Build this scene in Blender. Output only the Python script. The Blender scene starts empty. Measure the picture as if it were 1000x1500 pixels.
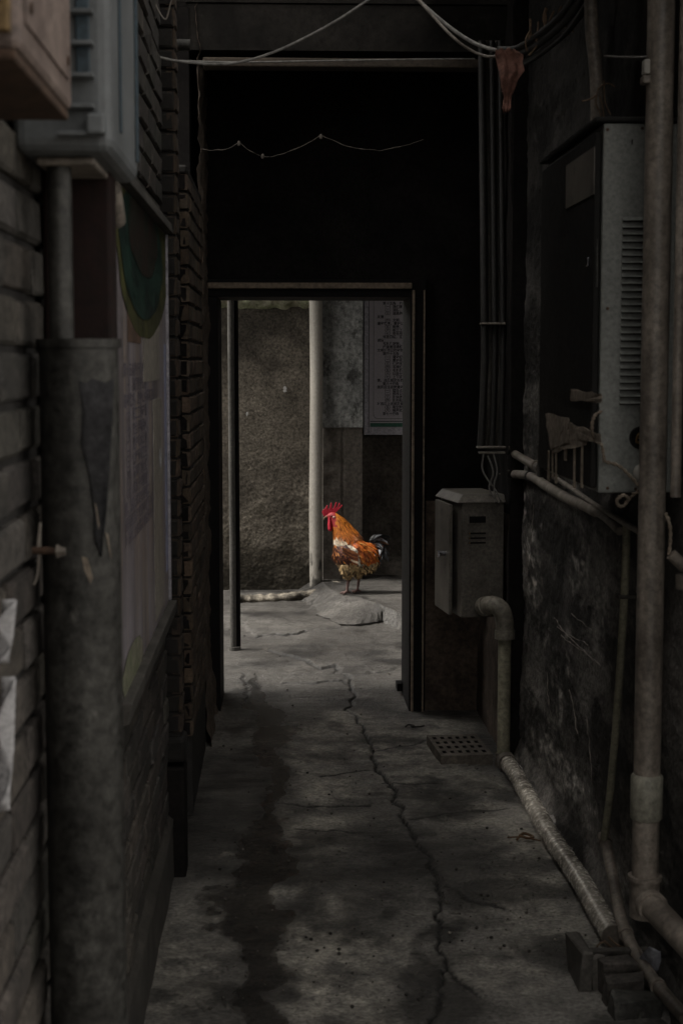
import bpy, bmesh, math, random
import numpy as np
from mathutils import Vector, Matrix, noise

random.seed(7)
rng = np.random.default_rng(7)
V = Vector
S = bpy.context.scene
COL = S.collection
R = math.radians

# ------------------------------------------------------------------ camera
EYE = V((0, 0, 1.65))
F = 2300.0                                   # focal length in photo pixels (1000 wide)
TH = math.atan(220 / F)
PS = math.atan(90 * math.cos(TH) / F)
FW = V((math.sin(PS) * math.cos(TH), math.cos(PS) * math.cos(TH), -math.sin(TH)))
RT = V((math.cos(PS), -math.sin(PS), 0))
UP = V((math.sin(PS) * math.sin(TH), math.cos(PS) * math.sin(TH), math.cos(TH)))


def ray(px, py):
    return FW * F + RT * (px - 500) + UP * (750 - py)


def at(px, py, Y):
    d = ray(px, py)
    return EYE + d * (Y / d.y)


def onx(px, py, X):
    d = ray(px, py)
    return EYE + d * (X / d.x)


def onz(px, py, Z=0.0):
    d = ray(px, py)
    return EYE + d * ((Z - EYE.z) / d.z)


# ------------------------------------------------------------------ numpy noise
def vnoise(x, y, seed=0):
    xi = np.floor(x).astype(np.int64); yi = np.floor(y).astype(np.int64)
    xf = x - xi; yf = y - yi
    u = xf * xf * (3 - 2 * xf); v = yf * yf * (3 - 2 * yf)

    def h(a, b):
        n = (a * 374761393 + b * 668265263 + seed * 974711) & 0x7fffffff
        n = ((n ^ (n >> 13)) * 1274126177) & 0x7fffffff
        n = n ^ (n >> 16)
        return (n & 0xffff) / 65535.0
    a = h(xi, yi); b = h(xi + 1, yi); c = h(xi, yi + 1); d = h(xi + 1, yi + 1)
    return (a * (1 - u) + b * u) * (1 - v) + (c * (1 - u) + d * u) * v


def fbm(x, y, oct=4, seed=0):
    s = 0; a = .5; t = 0
    for i in range(oct):
        s = s + a * vnoise(x, y, seed + i * 17); t += a
        x = x * 2.03 + 11.3; y = y * 2.03 + 5.7; a *= .5
    return s / t


def dpoly(P, pts):
    """distance of points P (n,2) to polyline"""
    d = np.full(len(P), 1e9)
    for a, b in zip(pts[:-1], pts[1:]):
        a = np.array(a[:2]); b = np.array(b[:2]); ab = b - a
        t = np.clip(((P - a) @ ab) / max(ab @ ab, 1e-12), 0, 1)
        q = a + t[:, None] * ab
        d = np.minimum(d, np.hypot(P[:, 0] - q[:, 0], P[:, 1] - q[:, 1]))
    return d


def inpoly(P, poly):
    x, y = P[:, 0], P[:, 1]
    c = np.zeros(len(P), bool)
    n = len(poly)
    for i in range(n):
        x1, y1 = poly[i][:2]; x2, y2 = poly[(i + 1) % n][:2]
        if y1 == y2:
            continue
        m = ((y1 > y) != (y2 > y)) & (x < (x2 - x1) * (y - y1) / (y2 - y1) + x1)
        c ^= m
    return c


# ------------------------------------------------------------------ materials
def mat(name, a, b=None, scale=6, stretch=(1, 1, 1), lo=.35, hi=.65, rough=.8, rvar=.1, metal=0,
        spot=None, spot_scale=5, spot_at=.6, spot_w=.08, spot_stretch=None, bump=.35, bscale=60, bdist=.004,
        fine=.35, spec=.4, emit=None, detail=8, spot2=None, spot2_scale=14, spot2_at=.62, spot2_w=.05):
    m = bpy.data.materials.new(name); m.use_nodes = True
    nt = m.node_tree; N = nt.nodes; L = nt.links
    p = N['Principled BSDF']
    tc = N.new('ShaderNodeTexCoord')

    def mapped(st):
        mp = N.new('ShaderNodeMapping'); mp.inputs['Scale'].default_value = st
        L.new(tc.outputs['Object'], mp.inputs[0]); return mp.outputs[0]

    def ns(sc, vec, det=6, ro=.6):
        n = N.new('ShaderNodeTexNoise'); n.inputs['Scale'].default_value = sc
        n.inputs['Detail'].default_value = det; n.inputs['Roughness'].default_value = ro
        L.new(vec, n.inputs['Vector']); return n.outputs['Fac']

    def mr(val, a0, a1, b0, b1):
        n = N.new('ShaderNodeMapRange'); n.inputs[1].default_value = a0; n.inputs[2].default_value = a1
        n.inputs[3].default_value = b0; n.inputs[4].default_value = b1
        L.new(val, n.inputs[0]); return n.outputs[0]

    def mix(fac, c1, c2, mode='MIX'):
        n = N.new('ShaderNodeMix'); n.data_type = 'RGBA'; n.blend_type = mode
        if isinstance(fac, float):
            n.inputs[0].default_value = fac
        else:
            L.new(fac, n.inputs[0])
        for i, c in ((6, c1), (7, c2)):
            if isinstance(c, tuple):
                n.inputs[i].default_value = (*c, 1)
            else:
                L.new(c, n.inputs[i])
        return n.outputs[2]

    fine = min(.8, fine * 1.6)
    vec = mapped(stretch)
    b = b or tuple(x * .6 for x in a)
    n1 = ns(scale, vec, detail, .62)
    c = mix(mr(n1, lo, hi, 0, 1), a, b)
    if spot:
        n3 = ns(spot_scale, mapped(spot_stretch or stretch), 9, .68)
        c = mix(mr(n3, spot_at, spot_at + spot_w, 0, 1), c, spot)
    if spot2:
        n5 = ns(spot2_scale, mapped(spot_stretch or stretch), 9, .7)
        c = mix(mr(n5, spot2_at, spot2_at + spot2_w, 0, 1), c, spot2)
    n2 = ns(bscale, tc.outputs['Object'], 7, .7)
    g = N.new('ShaderNodeCombineColor')
    gv = mr(n2, .3, .7, 1 - fine, 1 + fine * .6)
    for i in range(3):
        L.new(gv, g.inputs[i])
    c = mix(1.0, c, g.outputs[0], 'MULTIPLY')
    at_ = N.new('ShaderNodeAttribute'); at_.attribute_name = 'tone'
    c = mix(1.0, c, at_.outputs['Color'], 'MULTIPLY')
    L.new(c, p.inputs['Base Color'])
    L.new(mr(n2, .3, .7, max(0, rough - rvar), min(1, rough + rvar)), p.inputs['Roughness'])
    p.inputs['Metallic'].default_value = metal
    p.inputs['Specular IOR Level'].default_value = spec
    if bump:
        bp = N.new('ShaderNodeBump'); bp.inputs['Strength'].default_value = bump; bp.inputs['Distance'].default_value = bdist
        ad = N.new('ShaderNodeMath'); ad.operation = 'ADD'
        L.new(n1, ad.inputs[0]); L.new(n2, ad.inputs[1])
        L.new(ad.outputs[0], bp.inputs['Height']); L.new(bp.outputs[0], p.inputs['Normal'])
    if emit:
        p.inputs['Emission Color'].default_value = (*emit, 1); p.inputs['Emission Strength'].default_value = 1
    return m


# ------------------------------------------------------------------ mesh builder
def frame_from(d):
    d = d.normalized()
    h = V((0, 0, 1)) if abs(d.z) < .9 else V((1, 0, 0))
    a = h.cross(d).normalized(); b = d.cross(a)
    return a, b


class MB:
    def __init__(s):
        s.v = []; s.f = []; s.sm = []; s.c = []

    def add(s, vs, fs, smooth=False, col=(1, 1, 1)):
        o = len(s.v)
        s.v += [tuple(v) for v in vs]
        if isinstance(col, list):
            s.c += col
        else:
            s.c += [col] * len(vs)
        for f in fs:
            s.f.append(tuple(i + o for i in f)); s.sm.append(smooth)
        return s

    def box(s, a, b, col=(1, 1, 1)):
        x0, y0, z0 = [min(a[i], b[i]) for i in range(3)]; x1, y1, z1 = [max(a[i], b[i]) for i in range(3)]
        vs = [(x0, y0, z0), (x1, y0, z0), (x1, y1, z0), (x0, y1, z0), (x0, y0, z1), (x1, y0, z1), (x1, y1, z1), (x0, y1, z1)]
        return s.add(vs, [(0, 3, 2, 1), (4, 5, 6, 7), (0, 1, 5, 4), (1, 2, 6, 5), (2, 3, 7, 6), (3, 0, 4, 7)], False, col)

    def obox(s, c, ax, ay, az, size, col=(1, 1, 1)):
        c = V(c); hx, hy, hz = [ax * size[0] / 2, ay * size[1] / 2, az * size[2] / 2]
        vs = [c + hx * i + hy * j + hz * k for k in (-1, 1) for i, j in ((-1, -1), (1, -1), (1, 1), (-1, 1))]
        return s.add(vs, [(0, 3, 2, 1), (4, 5, 6, 7), (0, 1, 5, 4), (1, 2, 6, 5), (2, 3, 7, 6), (3, 0, 4, 7)], False, col)

    def brick(s, c, ax, ay, az, size, ch, col, jit=.0):
        """chamfered brick; az is the outward normal"""
        c = V(c); hx, hy, hz = size[0] / 2, size[1] / 2, size[2] / 2
        vs = []
        for k, e in ((-1, 0), (1 - 2 * ch / size[2], 0), (1, ch)):
            for i, j in ((-1, -1), (1, -1), (1, 1), (-1, 1)):
                vs.append(c + ax * (i * (hx - e) + random.uniform(-jit, jit)) + ay * (j * (hy - e) + random.uniform(-jit, jit))
                          + az * (k * hz + (random.uniform(-jit, jit) if k > .5 else 0)))
        fs = [(8, 9, 10, 11)]
        for q in (0, 4):
            for i in range(4):
                j = (i + 1) % 4
                fs.append((q + i, q + j, q + 4 + j, q + 4 + i))
        return s.add(vs, fs, False, col)

    def tube(s, pts, r, n=14, cap=True, smooth=True, col=(1, 1, 1), ell=None):
        pts = [V(p) for p in pts]
        m = len(pts)
        rs = r if isinstance(r, (list, tuple)) else [r] * m
        T = []
        for i in range(m):
            d = (pts[min(i + 1, m - 1)] - pts[max(i - 1, 0)])
            T.append(d.normalized())
        a, b = frame_from(T[0])
        vs = []
        for i in range(m):
            if i:
                q = T[i - 1].rotation_difference(T[i])
                a = q @ a
            a = (a - T[i] * a.dot(T[i])).normalized(); b = T[i].cross(a)
            for k in range(n):
                t = 2 * math.pi * k / n
                ra, rb = (rs[i], rs[i]) if not ell else (rs[i] * ell[0], rs[i] * ell[1])
                vs.append(pts[i] + a * math.cos(t) * ra + b * math.sin(t) * rb)
        fs = []
        for i in range(m - 1):
            for k in range(n):
                k2 = (k + 1) % n
                fs.append((i * n + k, i * n + k2, (i + 1) * n + k2, (i + 1) * n + k))
        s.add(vs, fs, smooth, col)
        if cap:
            s.add(vs[:n], [tuple(range(n))[::-1]], False, col)
            s.add(vs[-n:], [tuple(range(n))], False, col)
        return s

    def ellipsoid(s, c, rx, ry, rz, col=(1, 1, 1), rot=None, nu=16, nv=10):
        vs = []; c = V(c)
        for j in range(nv + 1):
            ph = math.pi * j / nv
            for i in range(nu):
                t = 2 * math.pi * i / nu
                p = V((rx * math.sin(ph) * math.cos(t), ry * math.sin(ph) * math.sin(t), rz * math.cos(ph)))
                if rot:
                    p = rot @ p
                vs.append(c + p)
        fs = []
        for j in range(nv):
            for i in range(nu):
                i2 = (i + 1) % nu
                fs.append((j * nu + i, (j + 1) * nu + i, (j + 1) * nu + i2, j * nu + i2))
        return s.add(vs, fs, True, col)

    def prism(s, poly, d, col=(1, 1, 1)):
        """closed polygon (list of Vector) extruded by vector d"""
        n = len(poly); d = V(d)
        vs = [V(p) for p in poly] + [V(p) + d for p in poly]
        fs = [tuple(range(n)), tuple(range(2 * n - 1, n - 1, -1))]
        for i in range(n):
            j = (i + 1) % n
            fs.append((j, i, n + i, n + j))
        return s.add(vs, fs, False, col)

    def grid(s, X, Y, fn, smooth=True, colfn=None):
        vs = []; cs = []
        for y in Y:
            for x in X:
                vs.append(fn(x, y)); cs.append(colfn(x, y) if colfn else (1, 1, 1))
        w = len(X)
        fs = [(j * w + i, j * w + i + 1, (j + 1) * w + i + 1, (j + 1) * w + i) for j in range(len(Y) - 1) for i in range(w - 1)]
        return s.add(vs, fs, smooth, cs)

    def mesh(s, name, off):
        me = bpy.data.meshes.new(name)
        o = V(off)
        me.from_pydata([tuple(V(v) - o) for v in s.v], [], s.f)
        me.polygons.foreach_set('use_smooth', s.sm)
        ca = me.color_attributes.new('tone', 'FLOAT_COLOR', 'POINT')
        arr = np.ones((len(s.v), 4), dtype=np.float32)
        arr[:, :3] = np.array(s.c, dtype=np.float32).reshape(-1, 3)
        ca.data.foreach_set('color', arr.ravel())
        return me


def tag(o, label, cat, group=None, kind=None):
    o['label'] = label; o['category'] = cat
    if group: o['group'] = group
    if kind: o['kind'] = kind
    return o


def thing(name, label, cat, loc, group=None):
    o = bpy.data.objects.new(name, None); COL.objects.link(o)
    o.empty_display_size = .05
    o.location = V(loc)
    return tag(o, label, cat, group)


def off_of(parent):
    p = V((0, 0, 0)); q = parent
    while q is not None:
        p = p + q.location; q = q.parent
    return p


def part(name, mb, m, parent, bevel=0, label=None, seg=2):
    me = mb.mesh(name, off_of(parent)) if parent else mb.mesh(name, (0, 0, 0))
    o = bpy.data.objects.new(name, me); COL.objects.link(o)
    o.parent = parent
    me.materials.append(m)
    if bevel:
        bv = o.modifiers.new('b', 'BEVEL'); bv.width = bevel; bv.segments = seg; bv.limit_method = 'ANGLE'; bv.angle_limit = R(40)
    if label: o['label'] = label
    return o


def single(name, label, cat, mb, m, loc, bevel=0, group=None, kind=None):
    o = bpy.data.objects.new(name, mb.mesh(name, loc)); COL.objects.link(o)
    o.location = V(loc); o.data.materials.append(m)
    if bevel:
        bv = o.modifiers.new('b', 'BEVEL'); bv.width = bevel; bv.segments = 2; bv.limit_method = 'ANGLE'; bv.angle_limit = R(40)
    return tag(o, label, cat, group, kind)


def spline(pts, k=8):
    P = [V(p) for p in pts]
    out = []
    for i in range(len(P) - 1):
        p0 = P[max(i - 1, 0)]; p1 = P[i]; p2 = P[i + 1]; p3 = P[min(i + 2, len(P) - 1)]
        for j in range(k):
            t = j / k
            out.append(.5 * ((2 * p1) + (p2 - p0) * t + (2 * p0 - 5 * p1 + 4 * p2 - p3) * t * t + (3 * p1 - p0 - 3 * p2 + p3) * t ** 3))
    out.append(P[-1])
    return out


def sag(a, b, drop, n=24):
    a = V(a); b = V(b)
    return [a.lerp(b, i / n) + V((0, 0, -drop * 4 * (i / n) * (1 - i / n))) for i in range(n + 1)]


X_, Y_, Z_ = V((1, 0, 0)), V((0, 1, 0)), V((0, 0, 1))
XL, XR = -.36, 1.0
# ---------------------------------------------------------------- palette
m_brick = mat('old_grey_brick', (.10, .088, .079), (.036, .032, .028), scale=7, fine=.5, rough=.85, bump=.8, bscale=70, spot=(.06, .054, .05), spot_scale=7, spot_at=.56)
m_mortar = mat('dark_mortar', (.035, .032, .03), (.02, .018, .017), scale=30, bump=.6)
m_soot = mat('sooty_brick', (.022, .019, .017), (.011, .010, .009), scale=8, rough=.9, bump=.8, bscale=70)
m_tanbrick = mat('worn_brown_brick', (.20, .155, .12), (.09, .07, .055), scale=10, stretch=(1, 1, .4), rough=.9, bump=1, bscale=60)
m_black = mat('soot_shade_plaster', (.018, .016, .015), (.010, .009, .009), scale=5, rough=.95, bump=.4, spec=.1)  # near-black, also stands in for shade in the passage
m_dim = mat('smoke_black_concrete', (.03, .027, .024), (.014, .013, .012), scale=5, rough=.95, bump=.6, bscale=40, spec=.15, spot=(.06, .054, .046), spot_scale=4, spot_at=.62, spot_w=.15)
m_soffit = mat('board_marked_concrete', (.30, .28, .24), (.12, .11, .095), scale=4, stretch=(1, .3, 1), rough=.9, bump=.8, bscale=40)
m_fascia = mat('dark_concrete', (.075, .068, .058), (.03, .027, .024), scale=5, rough=.9, bump=.6, bscale=40)
m_rwall = mat('sooty_cement', (.36, .343, .325), (.14, .131, .122), scale=5, stretch=(1, .3, 1), rough=.7, rvar=.1, bump=1, bscale=60, bdist=.012, spec=.25, fine=.6,
              spot=(.045, .042, .039), spot_scale=5, spot_stretch=(1, .3, .8), spot_at=.46, spot_w=.10,
              spot2=(.5, .48, .46), spot2_scale=13, spot2_at=.63, spot2_w=.08)
m_brown = mat('brown_cement', (.14, .108, .086), (.055, .042, .034), scale=5, rough=.95, bump=.6, bscale=45, spec=.2)
m_edge = mat('pale_frame_edge', (.34, .27, .2), (.17, .13, .10), scale=5, stretch=(.15, 1, 1), rough=.85, bump=.6, bscale=50)
m_lint = mat('sooty_beam', (.12, .096, .075), (.05, .04, .031), scale=6, stretch=(.2, 1, 1), rough=.9, bump=.6)
m_frame = mat('black_steel', (.006, .0055, .006), (.010, .009, .009), scale=10, rough=.7, bump=.2, spec=.15)
m_galv = mat('galvanised_grey', (.085, .083, .076), (.02, .019, .017), scale=6, stretch=(1, 1, .6), rough=.45, metal=.35, bump=.3, spot=(.20, .19, .175), spot_scale=7, spot_at=.60, spot_w=.15, spot2=(.10, .045, .03), spot2_scale=6, spot2_at=.68, fine=.5)
m_pipe = mat('dirty_grey_pvc', (.29, .25, .212), (.07, .059, .05), scale=7, stretch=(1, 1, .35), rough=.42, bump=.3, spot=(.085, .072, .06), spot_scale=6, spot_at=.55, spot_w=.15)
m_steel = mat('scuffed_pipe', (.74, .69, .61), (.26, .235, .2), scale=10, rough=.24, metal=.35, bump=.3, spot=(.1, .08, .065), spot_scale=8, spot_at=.6, spot_w=.15, spec=.6)
m_green = mat('olive_pipe', (.32, .30, .22), (.16, .15, .11), scale=8, stretch=(1, 1, .4), rough=.5, bump=.3)
m_box = mat('grey_enamel', (.205, .212, .20), (.145, .15, .14), scale=4, stretch=(1, 1, .5), rough=.5, bump=.15, bscale=90, spot=(.085, .06, .042), spot_scale=7, spot_at=.63, spot_w=.12, fine=.25, spot2=(.06, .045, .035), spot2_scale=26, spot2_at=.69)
m_boxd = mat('black_box_door', (.016, .015, .014), (.008, .0075, .007), scale=6, rough=.7, bump=.3, spec=.2)  # near-black door and lid colour, much darker than the body enamel
m_meter = mat('taupe_enamel', (.165, .148, .128), (.085, .076, .065), scale=6, rough=.55, bump=.25, bscale=80, spot=(.03, .027, .025), spot_scale=5, spot_at=.58)
m_blue = mat('blue_grey_plastic', (.165, .175, .182), (.105, .112, .116), scale=5, rough=.55, bump=.1, fine=.15)
m_bluedk = mat('blue_plastic', (.05, .075, .095), (.04, .06, .075), scale=5, rough=.5, bump=.1)
m_pink = mat('pinkish_painted_steel', (.25, .195, .17), (.16, .12, .105), scale=6, rough=.6, bump=.2, spot=(.12, .06, .035), spot_scale=8, spot_at=.63)
m_rust = mat('rusty_brown', (.10, .06, .04), (.05, .03, .02), scale=9, rough=.9, bump=.5)
m_maroon = mat('maroon_paint', (.02, .010, .009), (.012, .007, .006), scale=6, rough=.75, bump=.3, spec=.2)
m_cable = mat('black_cable', (.02, .019, .018), (.03, .028, .026), scale=20, rough=.6, bump=.2)
m_green2 = mat('grimy_cable', (.075, .068, .06), (.035, .032, .028), scale=14, rough=.6, bump=.3)
m_palec = mat('pale_cable', (.30, .29, .27), (.2, .19, .18), scale=20, rough=.6, bump=.1)
m_greyc = mat('dusty_cable', (.34, .30, .26), (.15, .13, .11), scale=14, rough=.55, bump=.4)
m_white = mat('white_pvc', (.36, .345, .315), (.25, .238, .215), scale=3, stretch=(1, 1, .3), rough=.6, bump=.12, fine=.15)
m_paper = mat('paper', (.55, .54, .55), (.4, .39, .4), scale=6, rough=.9, bump=.2)
m_tape = mat('old_brown_paper', (.30, .25, .2), (.16, .13, .10), scale=9, stretch=(1, 1, .4), rough=.9, bump=.4)
m_rag = mat('faded_red_rag', (.30, .15, .115), (.10, .048, .036), scale=14, rough=.95, bump=.6)
m_straw = mat('dry_straw', (.22, .15, .10), (.12, .08, .05), scale=20, rough=.9, bump=.2)
m_rope = mat('twisted_cord', (.30, .245, .19), (.14, .11, .085), scale=40, rough=.9, bump=.4)
m_web = mat('dusty_cobweb', (.15, .13, .11), (.05, .045, .04), scale=30, rough=1, bump=.2)
m_crate = mat('grey_wood', (.10, .092, .082), (.045, .041, .036), scale=6, stretch=(1, 1, .25), rough=.9, bump=.7, bscale=55)
m_clay = mat('dark_clay', (.19, .165, .14), (.09, .078, .066), scale=12, rough=.9, bump=.5)
m_brass = mat('tarnished_brass', (.30, .2, .09), (.15, .1, .05), scale=10, rough=.5, metal=.6, bump=.2)
m_chrome = mat('bright_metal', (.6, .62, .66), (.5, .5, .55), scale=10, rough=.2, metal=1, bump=0)
m_plaster = mat('damp_plaster', (.165, .145, .118), (.07, .061, .05), scale=3.2, rough=.95, bump=.6, bscale=55, bdist=.006, spec=.15, spot=(.06, .053, .043), spot_scale=3.0, spot_at=.52, spot_w=.16, spot2=(.28, .26, .23), spot2_scale=26, spot2_at=.68, spot2_w=.06, fine=.5)
m_mossy = mat('mossy_cement', (.17, .19, .11), (.28, .26, .2), scale=14, rough=.95, bump=1, bscale=40)
m_kerb = mat('broken_cement', (.30, .275, .24), (.15, .135, .115), scale=14, rough=.95, bump=1, bscale=60, bdist=.008, spot=(.07, .062, .05), spot_scale=12, spot_at=.55, spot_w=.12, fine=.5)
m_greyp = mat('grey_limewash', (.27, .272, .262), (.14, .142, .138), scale=7, stretch=(1, 1, .7), rough=.9, bump=.6, bscale=40, spot=(.055, .055, .052), spot_scale=9, spot_at=.54, spot_w=.09, fine=.45)
m_pil = mat('brown_render', (.115, .102, .088), (.065, .057, .049), scale=5, stretch=(1, 1, .25), rough=.95, bump=.7, bscale=40, spec=.2)
m_rec = mat('dark_render', (.075, .065, .055), (.035, .03, .026), scale=6, rough=.95, bump=.8, bscale=40, spot=(.13, .11, .09), spot_scale=12, spot_at=.62, spec=.2)
m_alu = mat('dull_aluminium', (.34, .325, .36), (.30, .29, .32), scale=4, rough=.5, metal=.2, bump=.05)
m_sign = mat('lavender_board', (.36, .335, .36), (.31, .29, .315), scale=3, rough=.45, bump=.03, fine=.08)
m_ink = mat('printing_ink', (.02, .018, .022), (.02, .018, .022), rough=.7, bump=0)
m_tgreen = mat('green_stripe', (.02, .10, .065), (.02, .09, .06), rough=.6, bump=0)
m_pole = mat('grey_painted_pole', (.12, .115, .105), (.06, .057, .05), scale=8, stretch=(1, 1, .3), rough=.5, bump=.3)
m_poster = mat('faded_poster_print', (.40, .365, .41), (.17, .15, .155), scale=5, stretch=(1, 1, .22), rough=.45, bump=.05, spot=(.40, .32, .26), spot_scale=6, spot_at=.5, spot_stretch=(1, 2, .2), spot_w=.2, fine=.25, spot2=(.10, .07, .055), spot2_scale=9, spot2_at=.62, spot2_w=.1)
m_pgreen = mat('poster_green', (.03, .075, .055), (.010, .02, .018), scale=7, stretch=(1, .6, 1.6), rough=.5, bump=0, spot=(.17, .19, .16), spot_scale=7, spot_at=.62, spot_w=.15, fine=.4)
m_pdark = mat('poster_dark_red', (.05, .03, .025), (.02, .03, .022), scale=8, rough=.5, bump=0, spot=(.22, .20, .13), spot_scale=6, spot_at=.6, spot_w=.12, fine=.4)
m_pyel = mat('poster_olive_yellow', (.12, .12, .045), (.045, .05, .025), scale=8, rough=.5, bump=0)
m_pbrown = mat('poster_brown_print', (.2, .13, .095), (.13, .09, .07), scale=14, rough=.5, bump=0)
m_pcream = mat('poster_cream_print', (.42, .385, .33), (.3, .27, .24), scale=14, stretch=(1, 1, .3), rough=.5, bump=0)
m_pline = mat('poster_text_lines', (.20, .18, .21), (.17, .15, .18), rough=.5, bump=0)

# ================================================================ SETTING
# ---- big ground sheet
g = MB()
g.add([(-60, -60, -.06), (60, -60, -.06), (60, 60, -.06), (-60, 60, -.06)], [(0, 1, 2, 3)])
o = part('ground', g, mat('yard_ground', (.15, .14, .125), scale=1, rough=.95), None); o['kind'] = 'structure'

# ---- alley floor: one sheet with worn cement, cracks, the raised slab and its ramp
PZ = .10
pf = [onz(x, y, PZ) for x, y in ((480, 861), (500, 872), (525, 876), (556, 886), (586, 899), (640, 925))]
plat = [(p.x, p.y) for p in pf] + [(3.2, pf[-1].y - .3), (3.2, 12.2), (.26, 12.2), (.27, 11.2)]
ra = [onz(494, 873, PZ), onz(525, 876, PZ), onz(562, 894, PZ)]
rb = [onz(567, 917), onz(545, 914), onz(520, 919), onz(498, 919), onz(482, 911), onz(464, 904)]
ramp = [(p.x, p.y) for p in ra + rb]
dx, dy = .0068, .0072
xs = np.arange(-.62, 1.62, dx); ys = np.arange(2.6, 12.0, dy)
GX, GY = np.meshgrid(xs, ys)
P = np.stack([GX.ravel(), GY.ravel()], 1)
wx = P[:, 0] + .035 * (fbm(P[:, 0] * 9, P[:, 1] * 9, 4, 3) - .5) * 2
wy = P[:, 1] + .035 * (fbm(P[:, 0] * 9 + 40, P[:, 1] * 9, 4, 5) - .5) * 2
WP = np.stack([wx, wy], 1)
wx2 = P[:, 0] + .035 * (fbm(P[:, 0] * 38, P[:, 1] * 22, 3, 19) - .5) + .10 * (fbm(P[:, 0] * 7, P[:, 1] * 4, 5, 13) - .5) * 2
WP2 = np.stack([wx2, P[:, 1] + .25 * (fbm(P[:, 0] * 8 + 9, P[:, 1] * 5, 5, 23) - .5) + .05 * (fbm(P[:, 0] * 35, P[:, 1] * 20, 3, 29) - .5)], 1)
h = .012 * (fbm(P[:, 0] * 2.2, P[:, 1] * 2.2, 4, 1) - .5) + .010 * (fbm(P[:, 0] * 9, P[:, 1] * 6, 4, 2) - .5) + .004 * (fbm(P[:, 0] * 40, P[:, 1] * 40, 3, 8) - .5)
edge_n = fbm(P[:, 0] * 14, P[:, 1] * 14, 3, 31)


def fl(*pp):
    return [tuple(onz(x, y))[:2] for x, y in pp]


cracks = [
    (fl((508, 990), (515, 1010), (521, 1022), (508, 1040), (526, 1050), (532, 1075), (545, 1096), (552, 1128), (566, 1150), (580, 1170), (590, 1195), (606, 1220), (622, 1245), (636, 1275), (640, 1310), (648, 1345), (634, 1385), (652, 1420), (640, 1460), (628, 1500)), .017, .022),
    (fl((390, 952), (405, 957), (425, 963), (452, 972), (470, 980), (492, 976), (492, 988), (508, 992)), .010, .014),
    (fl((415, 1001), (435, 1001), (460, 1002), (500, 997), (512, 1006)), .010, .012),
    (fl((376, 935), (384, 932), (415, 932), (432, 929), (450, 926)), .010, .012),
    (fl((535, 967), (560, 968), (590, 967)), .007, .008),
    (fl((510, 950), (545, 948), (590, 947)), .006, .006),
    (fl((410, 1176), (450, 1180), (500, 1181), (548, 1180)), .022, .012),
    (fl((440, 1213), (480, 1217), (530, 1221)), .006, .005),
    (fl((545, 1130), (500, 1132), (470, 1138)), .004, .004),
    (fl((650, 1300), (690, 1318), (740, 1335)), .006, .006),
    (fl((652, 1420), (668, 1432), (700, 1460)), .008, .008),
    (fl((352, 985), (362, 1000), (360, 1020), (368, 1035)), .008, .012),
    (fl((610, 1205), (650, 1195), (700, 1188), (740, 1184)), .005, .005),
    (fl((560, 1148), (600, 1153), (640, 1150)), .004, .004),
    (fl((545, 1101), (570, 1098), (620, 1085)), .004, .004),
]
dirt_shade = np.zeros(len(P)); wet = np.zeros(len(P)); pale = np.zeros(len(P))
for pl, w, dep in cracks:
    d = dpoly(WP, pl)
    ww = np.maximum(.0062 + .0006 * P[:, 1], w * (.15 + 1.2 * edge_n) * .62)
    k = np.clip(1 - d / ww, 0, 1)
    h -= dep * np.minimum(1, k * 1.6)
    dirt_shade = np.maximum(dirt_shade, np.minimum(1, k * 3.2))
    dirt_shade = np.maximum(dirt_shade, .35 * np.clip(1 - d / (w * 3), 0, 1) * edge_n)
bandp = cracks[0][0][-9:]
d = dpoly(WP2, bandp)
dirt_shade = np.maximum(dirt_shade, .85 * np.clip(1.6 - d / .045, 0, 1) * np.clip((fbm(P[:, 0] * 9, P[:, 1] * 7, 4, 61) - .36) * 5, 0, 1))
# flat chips: steps on the left side of main crack
rightside = np.clip((P[:, 0] - .02) * 4, 0, 1)
# wet gutter
wetp = fl((372, 985), (425, 1063), (464, 1058), (426, 1076), (418, 1116), (411, 1155), (420, 1200), (420, 1226), (431, 1279), (409, 1310), (433, 1345), (411, 1371), (420, 1402), (438, 1430), (407, 1450), (405, 1500), (400, 1700),
          (350, 1700), (345, 1500), (336, 1455), (354, 1428), (341, 1402), (328, 1358), (318, 1320), (345, 1280), (375, 1220), (385, 1150), (378, 1100), (366, 1050), (360, 1010))
d = dpoly(WP2, wetp + wetp[:1]); ins = inpoly(WP2, wetp)
wet = np.clip(.5 + np.where(ins, d, -d) / .03, 0, 1)
wet *= np.clip(.9 + .5 * fbm(P[:, 0] * 12, P[:, 1] * 6, 4, 77), 0, 1)
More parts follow.
